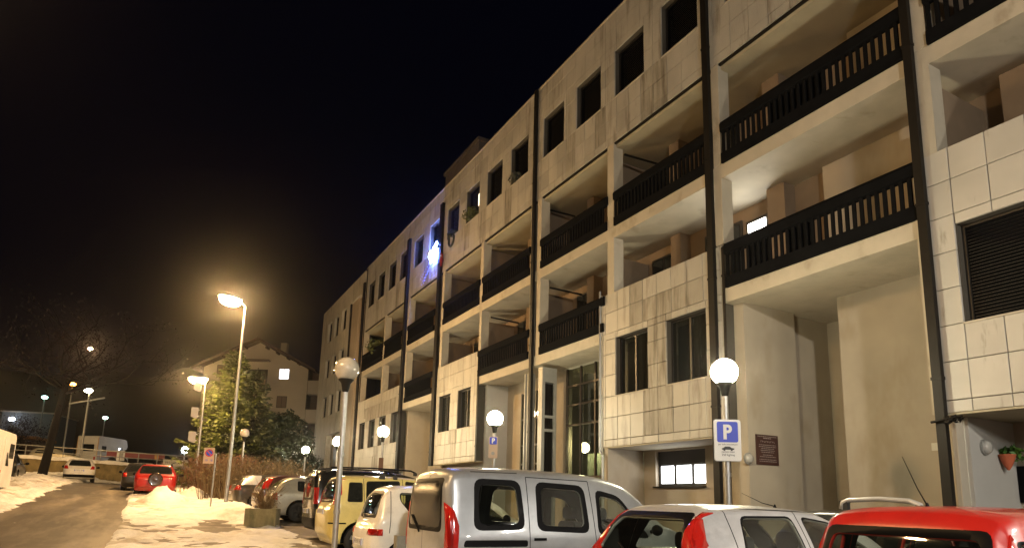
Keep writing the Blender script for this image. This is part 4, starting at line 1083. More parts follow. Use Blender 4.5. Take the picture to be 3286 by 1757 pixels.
car('silver_van', 'silver van with three black framed side windows and a dark rear', (3.16, 8.1, g(3.5, 8.1) + .01), R(-1), van_st(4.0, 1.66, 1.82, 1.0, 2.62, 3.28, 1.12), M_SILVER, van_sides, van_rear, nx=44,
    wheel=(.68, 3.25, .68, .30, .18), arch=.37, tails=[([(.70, .78), (.82, .78), (.82, 1.36), (.76, 1.36), (.71, 1.24)], M_RED)], stails=[([(-.03, .78), (.09, .78), (.11, 1.08), (.06, 1.26), (-.03, 1.36)], M_RED)],
    rglass=glassmat('dark_rear_glass', (.05, .055, .05), .06, .22), seams=[((1.06, 1.70), (1.06, .35)), ((1.06, 1.70), (2.02, 1.68)), ((2.02, 1.68), (2.06, .9)), ((2.06, .9), (2.0, .35)), ((.30, 1.74), (.95, 1.745))], rseams=[((0, .45), (0, 1.7))], plate=(-.0, .62, -.09), bumper=(.28, .52, 2, .5),
    trim=[(rpoly([(.18, .92), (1.03, .92), (1.03, .84), (.16, .84)], .03), 2)], frame_w=.075, mirror=(3.0, 1.05, .82), seats=[(1.6, .36, .4, 1.0, False), (1.6, -.36, .4, 1.0, False), (2.35, .38, .4, 1.12), (2.35, -.38, .4, 1.12)],
    front=rpoly([(-.68, 1.16), (.68, 1.16), (.58, 1.66), (-.58, 1.66)], .05), brake=(.03, 1.70, .12), wiper=((.1, .98, -.075), (.42, 1.18, -.07)), handles=[(1.12, .93, .835)])
# --- silver hatchback with tall red lamps
p_sides = [rpoly([(.62, 1.0), (1.42, .98), (1.40, 1.385), (.74, 1.38)], .07), rpoly([(1.52, .97), (2.56, .93), (1.98, 1.33), (1.53, 1.385)], .06)]
car('silver_hatchback', 'silver hatchback with tall red tail lights running up the rear pillars', (3.88, 4.88, g(4.5, 4.9) + .07), R(-1), hatch(3.84, 1.66, 1.48, .95, .30, 2.0, 2.85, .98, roof_w=.73), M_SILVER2, p_sides, rpoly([(-.66, .98), (.66, .98), (.50, 1.40), (-.50, 1.40)], .06), nx=42,
    wheel=(.66, 3.1, .70, .29, .18), tails=[([(.56, .84), (.80, .84), (.80, 1.0), (.60, 1.40), (.53, 1.40)], M_RED)], stails=[([(-.03, .84), (.16, .86), (.34, 1.34), (.30, 1.37), (.05, 1.02)], M_RED)],
    seams=[((.58, 1.42), (.56, .62)), ((1.47, 1.43), (1.48, .3)), ((.72, 1.445), (2.0, 1.42))], plate=(0, .62, -.09), frame_w=.02, seats=[(.95, .36, .4, .98), (.95, -.36, .4, .98), (1.62, .36, .4, 1.02), (1.62, -.36, .4, 1.02)],
    mirror=(2.45, .98, .83), front=rpoly([(-.7, 1.02), (.7, 1.02), (.56, 1.37), (-.56, 1.37)], .05), antenna=((1.9, 0, 1.445), (1.45, .02, 1.60)), handles=[(.62, .9, .81), (1.55, .88, .825)], wiper=((0, .97, -.0), (.3, 1.1, .1)))
# --- red small car with roof rails
r_sides = [rpoly([(.24, 1.0), (.52, 1.0), (.50, 1.40), (.26, 1.40)], .05), rpoly([(.6, .98), (1.32, .97), (1.30, 1.43), (.62, 1.42)], .06), rpoly([(1.4, .97), (2.4, .95), (1.9, 1.38), (1.42, 1.43)], .06)]
car('red_car', 'bright red small car with grey roof rails and a leaning aerial', (4.33, 2.74, g(5, 2.7) + .0), R(0), hatch(3.54, 1.58, 1.61, .96, .17, 1.95, 2.7, 1.02, roof_w=.78), M_CARRED, r_sides, rpoly([(-.62, .98), (.62, .98), (.55, 1.455), (-.55, 1.455)], .06), nx=42,
    wheel=(.6, 2.9, .66, .29, .17), tails=[([(.64, .95), (.79, .95), (.74, 1.46), (.61, 1.46)], M_RED)], plate=(0, .7, -.09), frame_w=.02, seats=[(.75, .34, .4, 1.06), (.75, -.34, .4, 1.06), (1.5, .34, .4, 1.08), (1.5, -.34, .4, 1.08)],
    antenna=((.50, .0, 1.575), (.28, .02, 1.94)), mirror=(2.3, 1.0, .79), front=rpoly([(-.68, 1.05), (.68, 1.05), (.56, 1.42), (-.56, 1.42)], .05), seams=[((.56, 1.44), (.58, .4)), ((1.36, 1.46), (1.37, .3))])
# --- white small car
s_sides = [rpoly([(.40, 1.18), (.60, .93), (1.20, .86), (1.20, 1.30), (.40, 1.31)], .1, 4), rpoly([(1.3, .86), (2.3, .86), (1.72, 1.30), (1.31, 1.30)], .05)]
car('white_small_car', 'small white three door car parked next to the silver van', (3.12, 10.85, g(3.5, 10.85) + .0), R(-2), hatch(3.3, 1.51, 1.44, .88, .20, 1.75, 2.5, .92, roof_w=.74, tailz=.86), M_CARWHITE, s_sides, rpoly([(-.52, .90), (.52, .90), (.44, 1.34), (-.44, 1.34)], .1, 4), nx=36,
    wheel=(.50, 2.68, .63, .27, .16), arch=.33, tails=[([(.46, .64), (.72, .64), (.72, .74), (.46, .74)], M_RED)], stails=[([(-.05, .64), (.12, .64), (.12, .74), (-.05, .74)], M_RED)], plate=(0, .52, -.09), frame_w=.02, rim=M_RIM,
    seams=[((.27, 1.33), (.22, .68)), ((1.26, 1.34), (1.27, .3))], seats=[(.8, .32, .4, .95), (.8, -.32, .4, .95), (1.4, .34, .4, 1.0), (1.4, -.34, .4, 1.0)], mirror=(2.2, .92, .75), front=rpoly([(-.62, .95), (.62, .95), (.5, 1.34), (-.5, 1.34)], .05), wiper=((0, .9, -.01), (.35, 1.0, .06)))
# --- yellow tall hatchback
y_sides = [rpoly([(.30, 1.04), (.62, 1.04), (.62, 1.44), (.34, 1.44)], .04), rpoly([(.68, 1.03), (1.44, 1.02), (1.42, 1.50), (.70, 1.47)], .05), rpoly([(1.52, 1.02), (2.5, .98), (2.05, 1.44), (1.54, 1.5)], .05)]
car('yellow_car', 'pale yellow tall hatchback parked behind the unlit globe lamp pole', (3.2, 14.2, g(3.6, 14.2)), R(-1), hatch(3.54, 1.6, 1.60, 1.0, .14, 2.1, 2.75, 1.08, roof_w=.80), M_YELLOW, y_sides, rpoly([(-.60, 1.02), (.60, 1.02), (.54, 1.52), (-.54, 1.52)], .06), nx=34,
    wheel=(.58, 2.9, .68, .29, .17), arch=.37, tails=[([(.60, .98), (.74, .98), (.70, 1.5), (.60, 1.5)], M_RED)], plate=(-.05, .84, -.075), frame_w=.015, seams=[((.64, 1.52), (.66, .5)), ((1.48, 1.54), (1.49, .35)), ((.80, .92), (1.02, .92)), ((.80, .78), (1.02, .78)), ((.80, .92), (.80, .78)), ((1.02, .92), (1.02, .78))],
    trim=[([(-.1, .60), (.30, .60), (.30, .63), (-.1, .63)], 2)], glass=M_TINT, seats=[(.75, .34, .4, 1.1), (1.5, .34, .4, 1.1)], mirror=(2.4, 1.05, .8), front=rpoly([(-.68, 1.1), (.68, 1.1), (.58, 1.5), (-.58, 1.5)], .05), rails=(1.0, 1.35, .60, 1.62, M_RUBBER))
# --- dark van behind it
d_sides = [rpoly([(.28, 1.03), (1.0, 1.03), (.97, 1.55), (.33, 1.56)], .06), rpoly([(1.1, 1.03), (1.95, 1.0), (1.94, 1.55), (1.12, 1.56)], .06), rpoly([(2.05, .98), (3.0, .93), (2.5, 1.45), (2.07, 1.53)], .06)]
car('dark_van', 'dark glossy van with roof rails parked beyond the yellow car', (3.55, 17.4, g(3.6, 17.4) - .03), R(-1), van_st(4.1, 1.72, 1.80, 1.0, 2.62, 3.3, 1.1), M_DARKCAR, d_sides, rpoly([(-.64, 1.02), (.64, 1.02), (.56, 1.62), (-.56, 1.62)], .08), nx=30,
    wheel=(.68, 3.3, .70, .31, .18), arch=.38, tails=[([(.70, .92), (.84, .92), (.82, 1.32), (.74, 1.32)], M_RED)], stails=[([(-.03, .92), (.05, .92), (.07, 1.32), (-.03, 1.32)], M_RED)], plate=(0, .74, -.09), bumper=(.28, .58, 2, .5), glass=M_TINT, rails=(.25, 2.6, .62, 1.80, M_RUBBER), mirror=(3.0, 1.05, .85), frame_w=.03)
# --- silver hatchback farther down the row
g_sides = [rpoly([(.72, .98), (.98, .95), (.98, 1.30), (.74, 1.30)], .05), rpoly([(1.05, .95), (1.75, .95), (1.75, 1.33), (1.06, 1.32)], .05), rpoly([(1.82, .94), (2.8, .92), (2.2, 1.30), (1.83, 1.33)], .05)]
car('grey_hatchback', 'pale grey hatchback parked behind the concrete planter', (3.35, 22.85, g(3.8, 22.8) + .02), R(2), hatch(4.15, 1.74, 1.44, .92, .42, 2.2, 3.0, .95, roof_w=.73), M_CLIGHTGREEN, g_sides, rpoly([(-.62, .95), (.62, .95), (.50, 1.36), (-.50, 1.36)], .06), nx=30,
    wheel=(.80, 3.3, .74, .315, .19), arch=.39, tails=[([(.60, .70), (.84, .70), (.84, .90), (.60, .90)], M_RED)], stails=[([(-.03, .70), (.13, .70), (.09, .90), (-.03, .90)], M_RED)], plate=(0, .6, -.09), frame_w=.02, mirror=(2.6, .98, .86), seams=[((1.01, 1.33), (1.03, .4))], rim=M_TYRE, glass=M_TINT)
car('dark_red_car', 'dark hatchback with high red tail lights half hidden by the planter', (3.3, 25.6, g(3.6, 25.6) + .0), R(2), hatch(3.9, 1.68, 1.46, .93, .40, 2.1, 2.85, .96, roof_w=.73), paint('maroon_black_paint', (.05, .014, .012), .2), g_sides, rpoly([(-.62, .96), (.62, .96), (.48, 1.38), (-.48, 1.38)], .06), nx=24,
    wheel=(.72, 3.1, .72, .30, .18), tails=[([(.55, .98), (.72, .98), (.60, 1.36), (.48, 1.36)], M_RED)], stails=[([(.06, .94), (.26, .94), (.46, 1.30), (.36, 1.34)], M_RED)], plate=(0, .6, -.09), frame_w=.02, glass=M_TINT)
car('dark_estate_car', 'dark estate car with a reflection painted on its rear pillar by the tall lamp post', (2.85, 29.3, g(3.6, 29.3) - .10), R(4), hatch(4.5, 1.76, 1.46, .95, .50, 2.4, 3.2, .98, roof_w=.73), paint('dark_brown_grey_paint', (.075, .065, .05), .4), [rpoly([(.95, .98), (1.3, .98), (1.3, 1.30), (1.05, 1.31)], .05)] + g_sides[2:], rpoly([(-.62, .98), (.62, .98), (.48, 1.38), (-.48, 1.38)], .06), nx=24,
    wheel=(.82, 3.5, .76, .32, .19), tails=[([(.58, .80), (.84, .80), (.84, .99), (.58, .99)], M_RED)], stails=[([(-.03, .80), (.2, .80), (.16, .99), (-.03, .99)], M_RED)], plate=(0, .7, -.09), frame_w=.02, glass=M_TINT, trim=[(rpoly([(.2, 1.02), (.88, 1.02), (1.0, 1.40), (.55, 1.40)], .05), 4)], glint_paint=M_SILVER2)  # pale pillar patch paints in a bright white reflection
# --- dark car by the building, only its roof shows
car('black_hatchback', 'black car with silver roof rails parked close to the building wall', (8.9, 7.0, g(8.9, 5) + .02), R(-90), hatch(4.1, 1.7, 1.43, .94, .4, 2.2, 2.95, .96), M_BLACKCAR, g_sides, rpoly([(-.62, .96), (.62, .96), (.48, 1.36), (-.48, 1.36)], .06), nx=22, wheel=(.72, 3.1, .72, .30, .18), plate=(0, .6, -.09), frame_w=.02, glass=M_TINT, rails=(1.12, 2.2, .55, 1.52, M_SILVER2, -1))
# --- red car with a spare wheel cover on the roadside, dark car beside it (rear towards the viewer: nose along +Y)
m_sides = [rpoly([(.45, .95), (1.2, .95), (1.2, 1.28), (.6, 1.28)], .05), rpoly([(1.28, .95), (2.2, .93), (1.75, 1.27), (1.3, 1.29)], .05)]
rc = car('red_hatchback', 'red car with a dark round spare wheel on its tailgate behind the snow heap', (.05, 34.0, g(0, 34.5)), R(90 - 3), hatch(3.7, 1.70, 1.42, .94, .22, 1.95, 2.6, .97, roof_w=.74), paint('deep_red_paint', (.36, .012, .01)), m_sides, rpoly([(-.68, .97), (.68, .97), (.58, 1.33), (-.58, 1.33)], .08), nx=26,
    wheel=(.62, 3.0, .72, .31, .2), tails=[([(.60, .70), (.76, .70), (.76, .90), (.60, .90)], M_RED)], plate=None, frame_w=.02, glass=M_TINT, mirror=(2.35, 1.0, .9), rglass=M_TINT, rails=(.4, 1.7, .58, 1.42, M_RUBBER))
q = MB(); q.lathe([(.001, .0), (.12, .01), (.24, 0), (.28, .03), (.30, .06), (.30, .14), (.27, .18), (.001, .19)], (-.25, -.02, .72), 26, 'x'); q.build('spare_wheel', mat('dark_cover', (.035, .02, .013), .22, coat=.8), rc, angle=40)
car('dark_hatchback', 'dark car parked close along the left side of the red one', (-.62, 38.3, g(-.6, 38.6)), R(90), hatch(3.9, 1.68, 1.42, .92, .30, 2.0, 2.75, .95), paint('dark_grey_paint', (.018, .017, .016), .1), m_sides, rpoly([(-.62, .95), (.62, .95), (.5, 1.34), (-.5, 1.34)], .06), nx=20, wheel=(.7, 3.1, .72, .31, .19), frame_w=.02, glass=M_TINT, mirror=(2.4, 1.0, .86), tails=[([(.60, .70), (.76, .70), (.76, .90), (.60, .90)], M_RED)])
car('white_hatchback', 'white hatchback standing in the middle of the road at its far end', (-4.25, 50.2, g(-4.2, 50.5) + .03), R(93), hatch(3.96, 1.74, 1.46, .98, .36, 2.1, 2.85, 1.0), M_CARWHITE, m_sides, rpoly([(-.62, 1.0), (.62, 1.0), (.50, 1.36), (-.50, 1.36)], .08), nx=22, wheel=(.7, 3.2, .74, .31, .19), frame_w=.02, glass=M_TINT, mirror=(2.5, 1.0, .88),
    tails=[([(.58, .80), (.82, .80), (.80, 1.0), (.66, 1.02)], M_RED)], bumper=(.28, .46, 2, .3), plate=(0, .72, -.085))
car('black_car', 'black car parked on the snow behind the white camper at the roadside', (-6.95, 40.6, g(-6, 41) + .0), R(91), hatch(4.0, 1.75, 1.5, .95, .3, 2.0, 2.8, .98), M_BLACKCAR, m_sides, rpoly([(-.62, .97), (.62, .97), (.5, 1.38), (-.5, 1.38)], .06), nx=20, wheel=(.7, 3.2, .74, .31, .19), frame_w=.02, glass=M_TINT, mirror=(2.5, 1.0, .88))
# ------------------------------------------------------------------ camper vans
def camper(label, loc, rz, L=5.6, W=2.1, H=2.9, stripe=None, sc=1, boxy=False):
    t = thing('camper_van', label, 'camper', loc, rz); t.scale = (sc, sc, sc); W2 = W / 2
    q = MB(); q.prism([(0, .45), (L - 1.2, .45), (L - .15, .5), (L, .8), (L - .1, 1.1), (L - .75, 1.3), (L - 1.1, 1.85), (L - .5, 2.05), (L - .35, 2.35), (L - .6, H - .1), (L - 1.0, H), (.1, H), (0, H - .1)], 'y', -W2, W2)
    q = q if not boxy else MB().prism([(0, .45), (L - .1, .45), (L, .6), (L - .02, H - .15), (L - .2, H), (.1, H), (0, H - .1)], 'y', -W2, W2)
    q.build('body', M_PAINTW, t)
    for s_ in (1, -1):
        for x0, x1, z0, z1 in ((.6, 1.3, 1.5, 2.1), (2.4, 2.95, .6, 2.3), (3.3, 4.0, 1.55, 2.1)):
            a = MB(); a.prism([(x, z) for x, z in rounded(x0, x1, z0, z1, .06)], 'y', s_ * W2, s_ * (W2 + .012)); a.build('window' if z0 > 1 else 'door', M_DGLASS if z0 > 1 else M_PAINTW, t)
        a = MB(); a.prism([(L - 1.35, 1.25), (L - .8, 1.25), (L - 1.1, 1.75), (L - 1.35, 1.75)], 'y', s_ * W2, s_ * (W2 + .012)); a.build('cab_window', M_DGLASS, t)
        a = MB(); a.box(0, L - 1.3, s_ * W2, s_ * (W2 + .01), .98, 1.08); a.build('stripe', stripe or mat('camper_stripe', (.45, .12, .08), .5), t)
    a = MB(); a.prism([(y, z) for y, z in rounded(-.7, .7, 1.5, 2.2, .1)], 'x', -.012, 0); a.build('rear_window', M_DGLASS, t)
    for s_ in (1, -1):
        a = MB(); a.box(-.015, 0, s_ * .85 - .08, s_ * .85 + .08, .6, .95); a.build('tail_light', M_RED, t)
        a = MB(); a.box(-.02, 0, s_ * (W2 - .03) - .03, s_ * (W2 - .03) + .03, 1.0, H - .15); a.build('corner_trim', mat('ochre_trim', (.5, .28, .05), .5), t)
    wheels(t, .9, L - .9, W2 - .16, .33, .2, M_RIM)
    return t
camper('white camper van cut by the picture edge at the roadside', (-6.12, 27.9, g(-5.5, 28) + .0), R(88), L=4.2, W=2.1, H=2.5, boxy=True)
UP = 4.05
camper('white camper van parked on the upper street above the wall', (-6.25, 78.6, UP), R(60), L=5.2, W=2.2, H=3.05)
car('pale_car', 'pale car on the upper street partly hidden by the leaning trunk', (-10.5, 77.0, UP), R(-10), hatch(4.2, 1.74, 1.5, .95, .4, 2.2, 3.0, .97), paint('pale_beige_paint', (.5, .45, .33), .3), m_sides, rpoly([(-.62, .97), (.62, .97), (.5, 1.38), (-.5, 1.38)], .06), nx=18, wheel=(.74, 3.3, .74, .31, .19), frame_w=.02, glass=M_TINT)
# red lorry trailer beyond the railing
t = thing('red_trailer', 'long low red trailer standing behind the fence on the upper street', 'trailer', (-1.9, 74, UP)); q = MB(); q.box(-2.3, 2.6, -1, 1, .8, 1.3); q.build('bed', mat('dull_red_paint', (.22, .03, .025), .5), t)
for x in (-1.8, -.9, 2.0):
    q = MB(); q.lathe([(.3, -1), (.38, -.98), (.38, -.78), (.001, -.75)], (x, 0, .38), 16, 'y'); q.build('wheel', M_TYRE, t)

# ================================================================== STREET FURNITURE
pl = thing('planter', 'square mossy concrete planter with dry stalks before the grey hatchback', 'planter', (2.98, 21.15, g(3, 21.2)), R(-18))
q = MB(); q.box(-.44, .44, -.4, -.34, -.08, .52); q.box(-.44, .44, .34, .4, -.08, .52); q.box(-.44, -.38, -.34, .34, -.08, .52); q.box(.38, .44, -.34, .34, -.08, .52); q.build('box', M_CONCGREY, pl)
q = MB(); q.box(-.38, .38, -.34, .34, 0, .44); q.build('soil', M_GROUND, pl)
q = MB(); q.sphere((-.2, -.1, .44), .2, 12, 8, sx=1.1, sy=.9, sz=.5); q.build('snow_cap', M_SNOW, pl, smooth=True)
q = MB(); rr = random.Random(11)
for k in range(170):
    a = rr.uniform(0, 6.28); b = Vector((.12 * math.cos(a) * rr.random() + .08, .1 * math.sin(a) * rr.random(), .42)); ln = rr.uniform(.35, 1.05); lean = rr.uniform(.15, .75)
    d = Vector((math.cos(a) * lean, math.sin(a) * lean, 1)).normalized(); p1 = b + d * ln * .6; p2 = b + d * ln + Vector((math.cos(a) * .1, math.sin(a) * .1, -.12 * lean))
    q.tube([b, p1, p2], [.006, .005, .002], 3, cap=False)
leafy(q, (.1, 0, .8), .42, 90, .045, .8)
q.build('dead_plant', mat('dead_stalks', (.20, .13, .055), .85, var=.4, vscale=8), pl)
bo = thing('bollard', 'weathered grey wooden post in front of the silver van', 'bollard', (2.68, 7.75, g(2.6, 7.7))); q = MB(); q.prism(rounded(-.06, .06, -.06, .06, .015), 'z', -.1, .98); q.build('post', mat('weathered_wood', (.22, .20, .15), .9, var=.3, vscale=8), bo)
# no parking sign
sg = thing('no_parking_sign', 'tan no parking sign on a thin pole in front of the conifer', 'sign', (1.98, 27.5, g(2, 27.5)))
q = MB(); q.tube([(0, 0, -.1), (-.0, 0, 2.15)], .03, 10); q.tube([(0, 0, 2.13), (-.12, 0, 2.15)], .02, 8); q.build('pole', M_STEEL, sg, angle=40)
zc = 2.06
q = MB(); q.prism(rounded(-.42, -.05, zc - .3, zc + .3, .02), 'y', -.012, .004); q.build('plate', mat('tan_sign_face', (.62, .42, .28), .45), sg)
def disc(cx, cz, r, y, m, name, par, r2=None):
    q = MB(); n = 28
    if r2 is None: q.prism([(cx + r * math.cos(2 * math.pi * k / n), cz + r * math.sin(2 * math.pi * k / n)) for k in range(n)], 'y', y - .002, y)
    else:
        for k in range(n):
            a, b = 2 * math.pi * k / n, 2 * math.pi * (k + 1) / n
            q.prism([(cx + r * math.cos(a), cz + r * math.sin(a)), (cx + r * math.cos(b), cz + r * math.sin(b)), (cx + r2 * math.cos(b), cz + r2 * math.sin(b)), (cx + r2 * math.cos(a), cz + r2 * math.sin(a))], 'y', y - .002, y)
    return q.build(name, m, par)
disc(-.235, zc + .1, .115, -.014, M_BLUE, 'blue_disc', sg); disc(-.235, zc + .1, .145, -.0145, M_SIGNRED, 'red_ring', sg, .108)
q = MB(); c_, s_ = math.cos(R(-45)), math.sin(R(-45)); P = [(-.115, -.017), (.115, -.017), (.115, .017), (-.115, .017)]
q.prism([(-.235 + x * c_ - z * s_, zc + .1 + x * s_ + z * c_) for x, z in P], 'y', -.0172, -.0142); q.build('red_bar', M_SIGNRED, sg)
q = MB()
text_mesh('10', .11, M_BLUE, 'lettering', sg, Matrix.Translation((-.32, -.014, zc - .18)) @ Matrix.Rotation(R(90), 4, 'X')); text_mesh('18', .11, M_BLUE, 'lettering', sg, Matrix.Translation((-.15, -.014, zc - .18)) @ Matrix.Rotation(R(90), 4, 'X'))
# two white boxes hanging from the shorter street lamp's pole
for lab, zz in (('upper white box hanging on the shorter street lamp pole', 7.3), ('middle white box hanging on the shorter street lamp pole', 5.85), ('lower white box hanging on the shorter street lamp pole', 4.55)):
    t = thing('advert_box', lab, 'advert box', (1.66, 38.72, zz), R(-8), 'advert boxes on the lamp pole'); t.scale = (.62, .62, .72); q = MB(); q.prism([(-.48, -.28), (.0, -.42), (.08, -.34), (.08, .42), (-.48, .42)], 'y', -.06, .06); q.build('panel', mat('dull_white_panel', (.36, .35, .34), .6), t); q = MB(); q.box(.08, .2, -.03, .03, .2, .26); q.box(.08, .2, -.03, .03, -.25, -.19); q.build('bracket', M_STEEL, t)
# street name plate and small notices on the wall fence
t = thing('street_name_sign', 'long pale street name sign on two posts before the wall', 'sign', (1.4, 60.6, g(1.4, 60.6)), R(-2)); q = MB(); q.box(-.9, .9, -.03, .01, 1.62, 2.12); q.build('plate', mat('cream_sign_face', (.62, .56, .42), .5), t)
for x in (-.5, .35):
    q = MB(); q.tube([(x, .03, -.1), (x, .03, 2.05)], .035, 8); q.build('post', M_STEEL, t)
q = MB(); rr = random.Random(5); x = -.72
while x < .7:
    q.box(x, x + .025, -.034, -.0305, 1.78, 1.96); q.box(x, x + .08, -.034, -.0305, 1.78 + rr.choice((0, .08, .15)), 1.81 + rr.choice((0, .08, .15))); x += .13
q.build('lettering', M_INK, t)['kind'] = 'stuff'
t = thing('notice_board', 'small pale notice sign on the fence above the red car', 'sign', (-2.75, 66.3, 4.35)); q = MB(); q.box(-.3, .3, -.05, 0, -.1, .75); q.build('plate', M_WHITE, t); q = MB(); q.box(-.12, .16, -.056, -.051, .2, .55); q.build('symbol', M_GREYMETAL, t)
t = thing('warning_sign', 'tiny orange and white sign on the fence near its end', 'sign', (.0, 65.2, 4.45)); q = MB(); q.box(-.16, .16, -.05, 0, -.0, .5); q.build('plate', mat('orange_sign', (.6, .3, .06), .5), t)
# retaining wall with coping snow and fence; upper street behind
rw = thing('retaining_wall', 'long mossy stone retaining wall with snow on top at the road end', 'wall', (-8, 67, 2.4))
q = MB(); n = 40; vs = []
A, B = Vector((-26, 77.6)), Vector((2.75, 62.8)); dirw = (B - A).normalized(); nw = Vector((dirw.y, -dirw.x))
def wpt(s_, off): p_ = A.lerp(B, s_) - nw * 0 + Vector((-dirw.y, dirw.x)) * off; return p_
wt = lambda s_: min(4.62, 5.14 - 1.45 * s_)
for k in range(n):
    a, b = k / n, (k + 1) / n
    P = [wpt(a, 0), wpt(b, 0), wpt(b, .5), wpt(a, .5)]
    q.add([(P[0].x, P[0].y, 1.6), (P[1].x, P[1].y, 1.6), (P[1].x, P[1].y, wt(b)), (P[0].x, P[0].y, wt(a)), (P[3].x, P[3].y, 1.6), (P[2].x, P[2].y, 1.6), (P[2].x, P[2].y, wt(b)), (P[3].x, P[3].y, wt(a))], [(0, 1, 2, 3), (3, 2, 6, 7), (4, 7, 6, 5), (1, 5, 6, 2), (0, 3, 7, 4)])
q.build('masonry', mat('mossy_masonry', (.20, .155, .07), .9, var=.45, vscale=1.4, bump=.6, bscale=5, streak=((.07, .06, .03), .5, .7, 1.5, (1, 1, .4))), rw, world=True)
vs = []; fs = []; n = 120
for k in range(n + 1):
    s_ = k / n; h = .22 + .14 * fbm(k * .21, 3, 1, 3, 8)
    for off, z in ((-.12, -.12 + .06 * fbm(k * .4, 1, 1, 2, 4)), (-.08, h * .8), (.1, h), (.35, h * .9), (.55, -.02)):
        p_ = wpt(s_, off); vs.append((p_.x, p_.y, wt(s_) + z))
for k in range(n):
    for j in range(4): a = k * 5 + j; fs.append((a, a + 5, a + 6, a + 1))
q = MB(); q.v = vs; q.f = fs; q.m = [0] * len(fs); q.build('snow_coping', M_SNOW, rw, smooth=True, world=True)
q = MB(); P = [wpt(1, 0), wpt(1, .5)]
q.box(2.3, 2.75, 62.75, 63.4, 1.8, 3.75); q.build('end_pier', M_CONCGREY, rw, world=True)
fe = thing('fence', 'low metal pipe fence standing along the top of the retaining wall', 'fence', (-8, 68, 4.2))
q = MB(); ptsf = [wpt(k / 20, .4) for k in range(21)]
q.tube([(p_.x, p_.y, wt(k / 20) + 1.02) for k, p_ in enumerate(ptsf)], .05, 6); q.build('top_rail', M_GREYMETAL, fe, world=True)
q = MB(); q.tube([(p_.x, p_.y, wt(k / 20) + .55) for k, p_ in enumerate(ptsf)], .03, 6); q.build('middle_rail', M_GREYMETAL, fe, world=True)
for k in range(0, 21):
    p_ = ptsf[k]; q = MB(); q.tube([(p_.x, p_.y, wt(k / 20) - .1), (p_.x, p_.y, wt(k / 20) + 1.02)], .04, 6); q.build('fence_post', M_GREYMETAL, fe, world=True)
def up_h(x, y): return UP - .02
vs = []; fs = []
mbu = MB(); a0, b0 = wpt(-.6, .45), wpt(1.0, .45)
mbu.add([(a0.x, a0.y, UP - .25), (b0.x, b0.y, UP - .4), (b0.x + 40, b0.y + 30, UP - .1), (b0.x + 40, 150, UP), (a0.x - 40, 150, UP)], [(0, 1, 2, 3, 4)])
o = mbu.build('upper_street', M_ASPH); tag(o, kind='structure')
# ================================================================== FAR LAMPS AND LIGHTS
def far_lamp(label, x, y, zb, zt, color, power, r=.3, pole=True, arm=0, cat='street lamp', name='street_lamp', flat=.6, group='far street lamps'):
    t = thing(name, label, cat, (x, y, zb), 0, group)
    if pole:
        q = MB(); q.tube([(0, 0, -.2), (0, 0, zt - zb)], [.11, .07], 10); q.build('pole', M_GREYMETAL, t, angle=40)
    q = MB(); q.sphere((arm, 0, zt - zb), r, 14, 8, sz=flat); q.build('lamp_head', emat('far_glow_%d' % len(MATS), color, power), t, smooth=True)
    return t
far_lamp('tall orange street lamp on a leaning pole above the upper street', -8.8, 84, UP, 12.9, (1, .36, .06), 16, .3)
far_lamp('white street lamp with a long pole in front of the upper camper van', -5.95, 69.6, UP, 10.5, (1, .80, .45), 75, .34, arm=-.1)
q = MB(); q.tube([(-8.9, 84, 10.75), (-5.7, 84, 11.7)], .1, 6); t = q.build('road_sign_arm', M_STEEL); tag(t, 'pale crossbar stretched between the two lamp posts on the upper street', 'crossbar')
far_lamp('greenish white street lamp before the low pale building', -14.4, 109, UP + .2, 14.1, (.45, 1, .8), 14, .36)
far_lamp('small greenish lamp standing alone in the dark beyond the campers', -6.77, 105, UP, 11.5, (.65, 1, .85), 14, .32)
far_lamp('bright white floodlight far behind the fence end', 2.76, 84, UP - .5, 6.5, (.92, .96, 1), 40, .36, flat=1)
far_lamp('thin white lit panel right of the far floodlight', 4.1, 84.3, UP - .5, 6.6, (.85, .92, 1), 5, .16, flat=3.2, pole=False, cat='light', name='lit_panel')
far_lamp('lone orange light high on the dark mountainside', -42.5, 466, 60, 86.9, (1, .6, .3), 60, 1.3, pole=False, cat='light', name='hillside_light', flat=1)
far_lamp('tiny pale lamp among hedge twigs under the round evergreen', 6.3, 55.0, 3.0, 4.35, (1, .95, .6), 22, .22, cat='garden lamp', name='garden_lamp', flat=1.3)
far_lamp('tiny white lamp among leaves right of the conifer', 9.0, 56.5, 3.0, 4.9, (.9, .95, 1), 30, .19, cat='garden lamp', name='garden_lamp', flat=1)
far_lamp('small white floodlight fixed by the balcony wing of the far house', 15.2, 67, 3.0, 9.4, (.95, 1, 1), 18, .2, pole=False, cat='floodlight', name='floodlight', flat=1.4)
# low pale building left
b2 = thing('low_building', 'low pale flat roofed building lit by a lamp across the street', 'building', (-17, 116, UP), R(-14))
q = MB(); q.box(-3.2, 3.2, 0, 9, 0, 8.4); q.build('wall', mat('pale_blue_render', (.20, .21, .22), .9, var=.1), b2)
q = MB(); q.box(-3.4, 3.4, -.2, 9.2, 8.4, 8.6); q.build('roof', M_CONC, b2)
q = MB(); q.sphere((-1.4, -1.2, 7.3), .42, 10, 8, sz=.7); q.build('wall_light', emat('blue_white_glow', (.8, .88, 1), 7), b2)
for k in range(3):
    q = MB(); q.box(-2.4 + k * 2, -1.4 + k * 2, -.03, 0, 2.5, 4.2); q.build('window', M_DGLASS, b2)
b3 = thing('low_shed', 'long low shed with an orange lit canopy edge behind the wall', 'building', (-17.5, 100, UP), R(-10))
q = MB(); q.box(-5, 4.2, 0, 6, 0, 3.6); q.build('wall', mat('brown_shed_wall', (.22, .15, .09), .9, var=.2), b3)
